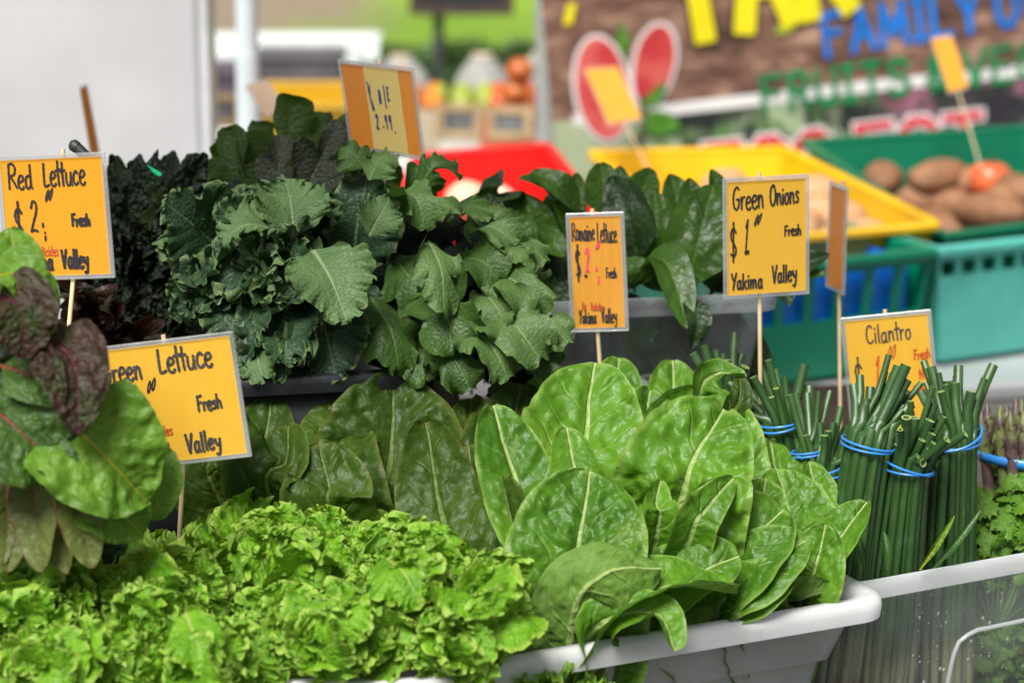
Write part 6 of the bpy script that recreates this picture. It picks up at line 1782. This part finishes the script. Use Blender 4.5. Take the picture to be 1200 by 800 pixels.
for (x, y, d) in ((650, 262, 2.52), (640, 300, 2.50), (662, 300, 2.54), (612, 320, 2.56), (668, 250, 2.58), (652, 322, 2.48), (690, 322, 2.5)):
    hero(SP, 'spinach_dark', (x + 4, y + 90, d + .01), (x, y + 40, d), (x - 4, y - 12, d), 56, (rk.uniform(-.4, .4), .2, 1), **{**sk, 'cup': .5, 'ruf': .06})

# --- green onions
def onion_mats():
    b = NB("onion_stalk")
    a = b.n("ShaderNodeUVMap", uv_map="UVMap").outputs[0]
    sp = b.n("ShaderNodeSeparateXYZ"); b.l(a, sp.inputs[0])
    r = b.n("ShaderNodeObjectInfo").outputs['Random']
    co = b.coord('Object')
    mp = b.n("ShaderNodeMapping"); b.l(a, mp.inputs[0]); mp.inputs['Scale'].default_value = (40, 2.0, 1)
    n = b.noise(mp.outputs[0], 1.0, 3)
    g = b.mix(b.ramp(n, .35, .65), c3(.014, .048, .012), c3(.028, .08, .020))
    g = b.mix(b.math('MULTIPLY', r, .55), g, c3(.045, .11, .022))
    g = b.mix(b.math('MULTIPLY', b.ramp(b.noise(co, 60.0, 3), .55, .7), .35), g, c3(.10, .17, .09))
    c = b.mix(b.ramp(sp.outputs[1], .22, .42), c3(.36, .40, .22), g)
    c = b.mix(b.ramp(sp.outputs[1], .16, .24, 1, 0), c, c3(.24, .03, .09))
    b.put(b.p.inputs['Base Color'], c)
    b.p.inputs['Roughness'].default_value = .36
    b.l(b.bump(n, .15, .002), b.p.inputs['Normal'])
    return b.m
stalkm = onion_mats()
innerm = plain("onion_stalk_inside", c3(.26, .36, .12), .5)
bandm = plain("blue_rubber_band", c3(.03, .22, .62), .4, var=.08)
def stalk(parent, pts, r0, r1):
    """a hollow cut stalk"""
    c = spline(pts, 22)
    m, n_ = len(c), 10
    T = np.gradient(c, axis=0); T /= np.linalg.norm(T, axis=1)[:, None]
    pv = unit(np.cross(T[0], [.3, 1, .1]))
    rr = np.linspace(r0, r1, m) ; rr[-1] *= .97
    if r0 > .004: rr[:3] = [r0 * 1.15, r0 * 1.3, r0 * 1.1]
    vs, uv = [], []
    rows = [(i, rr[i], i / (m - 1)) for i in range(m)] + [(m - 1, r1 * .66, 1.0), (m - 2, r1 * .6, 1.0)]
    for (i, rad_, v_) in rows:
        pv = unit(pv - T[i] * (pv @ T[i])); q = np.cross(T[i], pv)
        for k in range(n_):
            a = 2 * math.pi * k / n_
            vs.append(c[i] + rad_ * (math.cos(a) * pv + .8 * math.sin(a) * q)); uv.append((k / n_, v_))
    ff = []
    for j in range(len(rows) - 1):
        for k in range(n_):
            ff.append((j * n_ + k, j * n_ + (k + 1) % n_, (j + 1) * n_ + (k + 1) % n_, (j + 1) * n_ + k))
    ff.append(tuple(range((len(rows) - 1) * n_, len(rows) * n_)))
    me = mesh("stalk", vs, ff)
    u = me.uv_layers.new(name="UVMap")
    for lp in me.loops: u.data[lp.index].uv = uv[lp.vertex_index]
    me.materials.append(stalkm); me.materials.append(innerm)
    for p in me.polygons:
        if min(p.vertices) >= (m - 1) * n_: p.material_index = 1
    return link("stalk", me, stalkm, parent)
def band(parent, c, ax, r, turns=2):
    ax = unit(ax); x = unit(np.cross(ax, [0, 1, .2])); y = np.cross(ax, x)
    mb = MB()
    for k in range(turns):
        o = c + ax * (.003 * (k - (turns - 1) / 2)); tl = rk.uniform(-.3, .3); rr = r * (1 + .012 * k)
        mb.tube([o + rr * (math.cos(a) * x + math.sin(a) * y) + ax * rr * tl * math.sin(a + k) for a in np.linspace(0, 2 * math.pi, 30)], .0012, 6, False)
    return mb.build("rubber_band", bandm, parent, True)
def onions(label, bottom, bandp, top, rb_, rt, n_, sr=.0048, seed=0, low_band=False, spread=1.0):
    r = np.random.default_rng(seed + 900)
    b, c, t_ = W3(bottom), W3(bandp), W3(top)
    ax = unit(t_ - b)
    x = unit(np.cross(ax, CF)); y = np.cross(x, ax)
    t = thing("green_onion_bunch", label, "green onions", b, "bunches of green onions")
    for k in range(n_):
        a = k * 2.39996; q = math.sqrt((k + .4) / n_)
        o = math.cos(a) * x * q + math.sin(a) * y * q
        L = r.uniform(-.036, .018) * spread
        tp = t_ + o * rt * r.uniform(.8, 1.25) + r.normal(0, .006, 3) + unit(ax + o * .3) * L
        stalk(t, [b + o * rb_ * 1.15, b + (c - b) * .5 + o * rb_ * 1.1 + r.normal(0, .0015, 3), c + o * (rb_ - sr * .6), c + (tp - c) * .55 + o * rt * .15, tp], sr * r.uniform(.8, 1.0), sr * r.uniform(.6, 1.25))
    band(t, c, ax, rb_ + sr * .5)
    if low_band: band(t, b + ax * .028, ax, rb_ * 1.15 + sr * 1.6, 2)
    return t
onions("green onion bunch leaning right in front of the Cilantro sign", (965, 870, 2.30), (1017, 521, 2.21), (1046, 448, 2.22), .022, .026, 32, .0044, 1, True)
onions("nearest green onion bunch with pale cut ends, in the middle of the clear bin", (1032, 880, 2.32), (1065, 548, 2.215), (1082, 496, 2.20), .0205, .026, 31, .0044, 2, True)
onions("tall green onion bunch at the right, next to the cilantro", (1105, 880, 2.37), (1118, 512, 2.24), (1112, 454, 2.25), .023, .034, 34, .0044, 3)
onions("green onion bunch below the Green Onions sign", (945, 660, 2.34), (915, 497, 2.29), (898, 452, 2.30), .017, .030, 18, .0046, 4)
onions("small green onion bunch between two blue bands, right of the romaine tips", (972, 680, 2.30), (948, 530, 2.27), (942, 480, 2.28), .014, .024, 13, .0042, 5)
onions("green onion bunch lying low beside the leaning bunch", (990, 680, 2.29), (968, 549, 2.26), (974, 508, 2.27), .017, .026, 15, .0044, 6)
onions("back green onion bunch against the smoky bin", (870, 590, 2.38), (850, 465, 2.35), (846, 415, 2.35), .015, .024, 16, .0044, 7)
# a few loose blades
LB = thing("onion_leaf", "yellowing onion blade lying across the bunches", "onion blade", W3((1100, 660, 2.10)))
leaf(LB, 'chard', arc(W3((1078, 668, 2.17)), W3((1119, 604, 2.165)), cv(.2, .2, 1), .05), M(2.1, 9), cv(.1, .2, 1), 'strap', cup=.9, ruf=.02, nu=9, nv=24, name="blade")
MT['blade'] = leafmat('onion_blade_skin', c3(.03, .09, .02), c3(.05, .13, .025), c3(.06, .12, .04), c3(.06, .14, .04), c3(.05, .12, .03), c3(.1, .25, .03), N=2, bump=.2, veinamt=.2)
for k, (a, b_, lab) in enumerate((((1015, 668, 2.18), (998, 612, 2.19), "short green onion blade at the left inside the clear bin"), ((1092, 668, 2.20), (1150, 596, 2.20), "long green onion blade reaching towards the cilantro"), ((1040, 668, 2.175), (1036, 622, 2.18), "short upright onion blade in front of the nearest bunch"))):
    q = thing("onion_leaf", lab, "onion blade", W3(a))
    leaf(q, 'blade', arc(W3(a), W3(b_), cv(.2, .2, 1), .08), M(2.1, 12), cv(.1, .2, 1), 'strap', cup=.9, ruf=.02, nu=9, nv=24, name="blade")

# --- asparagus and cilantro
AS = thing("asparagus_bundle", "bundle of asparagus spears with a wide blue band at the photo's right edge", "asparagus", W3((1195, 620, 2.42)))
ab = NB("asparagus_spear")
n = ab.noise(ab.coord('Object'), 55.0, 4); n2 = ab.noise(ab.coord('Object'), 14.0, 3)
ab.put(ab.p.inputs['Base Color'], ab.mix(ab.ramp(n, .4, .62), ab.mix(n2, c3(.10, .13, .03), c3(.17, .19, .06)), c3(.085, .05, .05))); ab.p.inputs['Roughness'].default_value = .45
for k in range(30):
    a = k * 2.39996; q = math.sqrt((k + .4) / 30)
    bx, by = 1205 + 56 * q * math.cos(a), 2.37 + .042 * q * math.sin(a)
    hgt = 474 + rk.uniform(-10, 14) + 8 * abs(math.cos(a)) * q
    p = [W3((1205 + (bx - 1205) * .8, 640, by)), W3((bx, 540, by)), W3((bx + 6 * math.cos(a) * q, hgt + 22, by)), W3((bx + 7 * math.cos(a) * q, hgt, by))]
    c = spline(p, 26)
    rr = np.concatenate([np.full(18, .0058), .0058 * (1 + .18 * np.sin(np.linspace(0, 3.14, 4))), .0058 * np.array([.95, .75, .5, .15])])
    mb = MB().tube(c, rr, 9)
    T = unit(c[-1] - c[-4])
    for j in range(16):      # scales of the tip
        f_ = j / 16; i = int(15 + 9 * f_); aa = j * 2.4
        o = c[i]; x = unit(np.cross(T, [.2, 1, .1])); y = np.cross(T, x)
        d_ = math.cos(aa) * x + math.sin(aa) * y; sdv = np.cross(T, d_)
        rr_ = .0060 * (1.05 - .45 * max(0, f_ - .5))
        mb.add([o + d_ * rr_ * .9 - sdv * .0028, o + d_ * rr_ * .9 + sdv * .0028, o + d_ * rr_ * 1.35 + T * .005, o + d_ * rr_ * 1.15 + T * .010], [(0, 1, 2), (0, 2, 3), (1, 3, 2)])
    mb.build("spear", ab.m, AS, True)
vs, ff = [], []
o = W3((1205, 531, 2.37))
for k in range(41):
    a = 2 * math.pi * k / 40
    for h_ in (-.0045, .0045):
        vs.append(o + np.array([.0515 * math.cos(a), .049 * math.sin(a), h_ + .002 * math.sin(a * 2)]))
ff = [(2 * k, 2 * k + 2, 2 * k + 3, 2 * k + 1) for k in range(40)]
bo = link("rubber_band", mesh("rubber_band", vs, ff), bandm, AS)
so = bo.modifiers.new("t", 'SOLIDIFY'); so.thickness = .0012

def cilantro(label, c, rad_, n_, seed):
    r = np.random.default_rng(seed)
    c = np.array(c)
    t = thing("cilantro_bunch", label, "cilantro", c, "bunches of cilantro")
    verts, uvs, faces, edg = [], [], [], []
    stems = MB()
    root = c - np.array([0, 0, rad_ * 1.6])
    for k in range(n_):
        dv = unit(r.normal(0, 1, 3) + np.array([0, -.5, .55]))
        p = c + dv * rad_ * r.uniform(.55, 1.05) * np.array([1.25, .9, 1])
        if k % 3 == 0:
            stems.tube(spline([root + dv * .01, (root + p) / 2 + dv * .012, p], 8), .0009, 5)
        nrm = unit(dv + r.normal(0, .45, 3) + np.array([0, -.2, .5]))
        ax = unit(np.cross(nrm, r.normal(0, 1, 3))); ay = np.cross(nrm, ax)
        s_ = r.uniform(.010, .017)
        for (ang, sc) in ((0, 1.0), (1.25, .8), (-1.25, .8)):
            d1 = ay * math.cos(ang) + ax * math.sin(ang); d2 = np.cross(nrm, d1)
            ol = [(0, 0), (-.28, .3), (-.62, .5), (-.5, .72), (-.68, .98), (-.36, .98), (-.26, 1.28), (0, 1.12), (.26, 1.28), (.36, .98), (.68, .98), (.5, .72), (.62, .5), (.28, .3)]
            i0 = len(verts)
            verts.append(p + d1 * s_ * sc * .62 + nrm * s_ * .10); uvs.append((0, .5)); edg.append(0)
            for (a, b_) in ol:
                verts.append(p + d2 * a * s_ * sc * .95 + d1 * b_ * s_ * sc - nrm * (a * a) * s_ * .35 - nrm * s_ * .25 * max(0, b_ - .6)); uvs.append((a * .5, b_ * .8)); edg.append(.8)
            m_ = len(ol)
            for j in range(m_): faces.append((i0, i0 + 1 + j, i0 + 1 + (j + 1) % m_))
    me = mesh("foliage", verts, faces)
    u = me.uv_layers.new(name="UVMap")
    for lp in me.loops: u.data[lp.index].uv = uvs[lp.vertex_index]
    a = me.attributes.new("edge", 'FLOAT', 'POINT'); a.data.foreach_set("value", np.array(edg, np.float32))
    link("foliage", me, MT['cilantro'], t)
    stems.build("stems", plain("cilantro_stem", c3(.16, .3, .05), .5) if "cilantro_stem" not in bpy.data.materials else bpy.data.materials["cilantro_stem"], t, True)
cilantro("cilantro bunch rising above the clear bin's rim beside the onions", W3((1168, 632, 2.34)), .05, 200, 3)
cilantro("cilantro bunch at the photo's right edge below the asparagus", W3((1228, 600, 2.36)), .06, 200, 4)
cilantro("cilantro bunch low behind the wet wall of the clear bin", W3((1160, 752, 2.40)), .055, 170, 5)
cilantro("cilantro bunch in the lower right corner inside the clear bin", W3((1205, 805, 2.42)), .05, 150, 6)
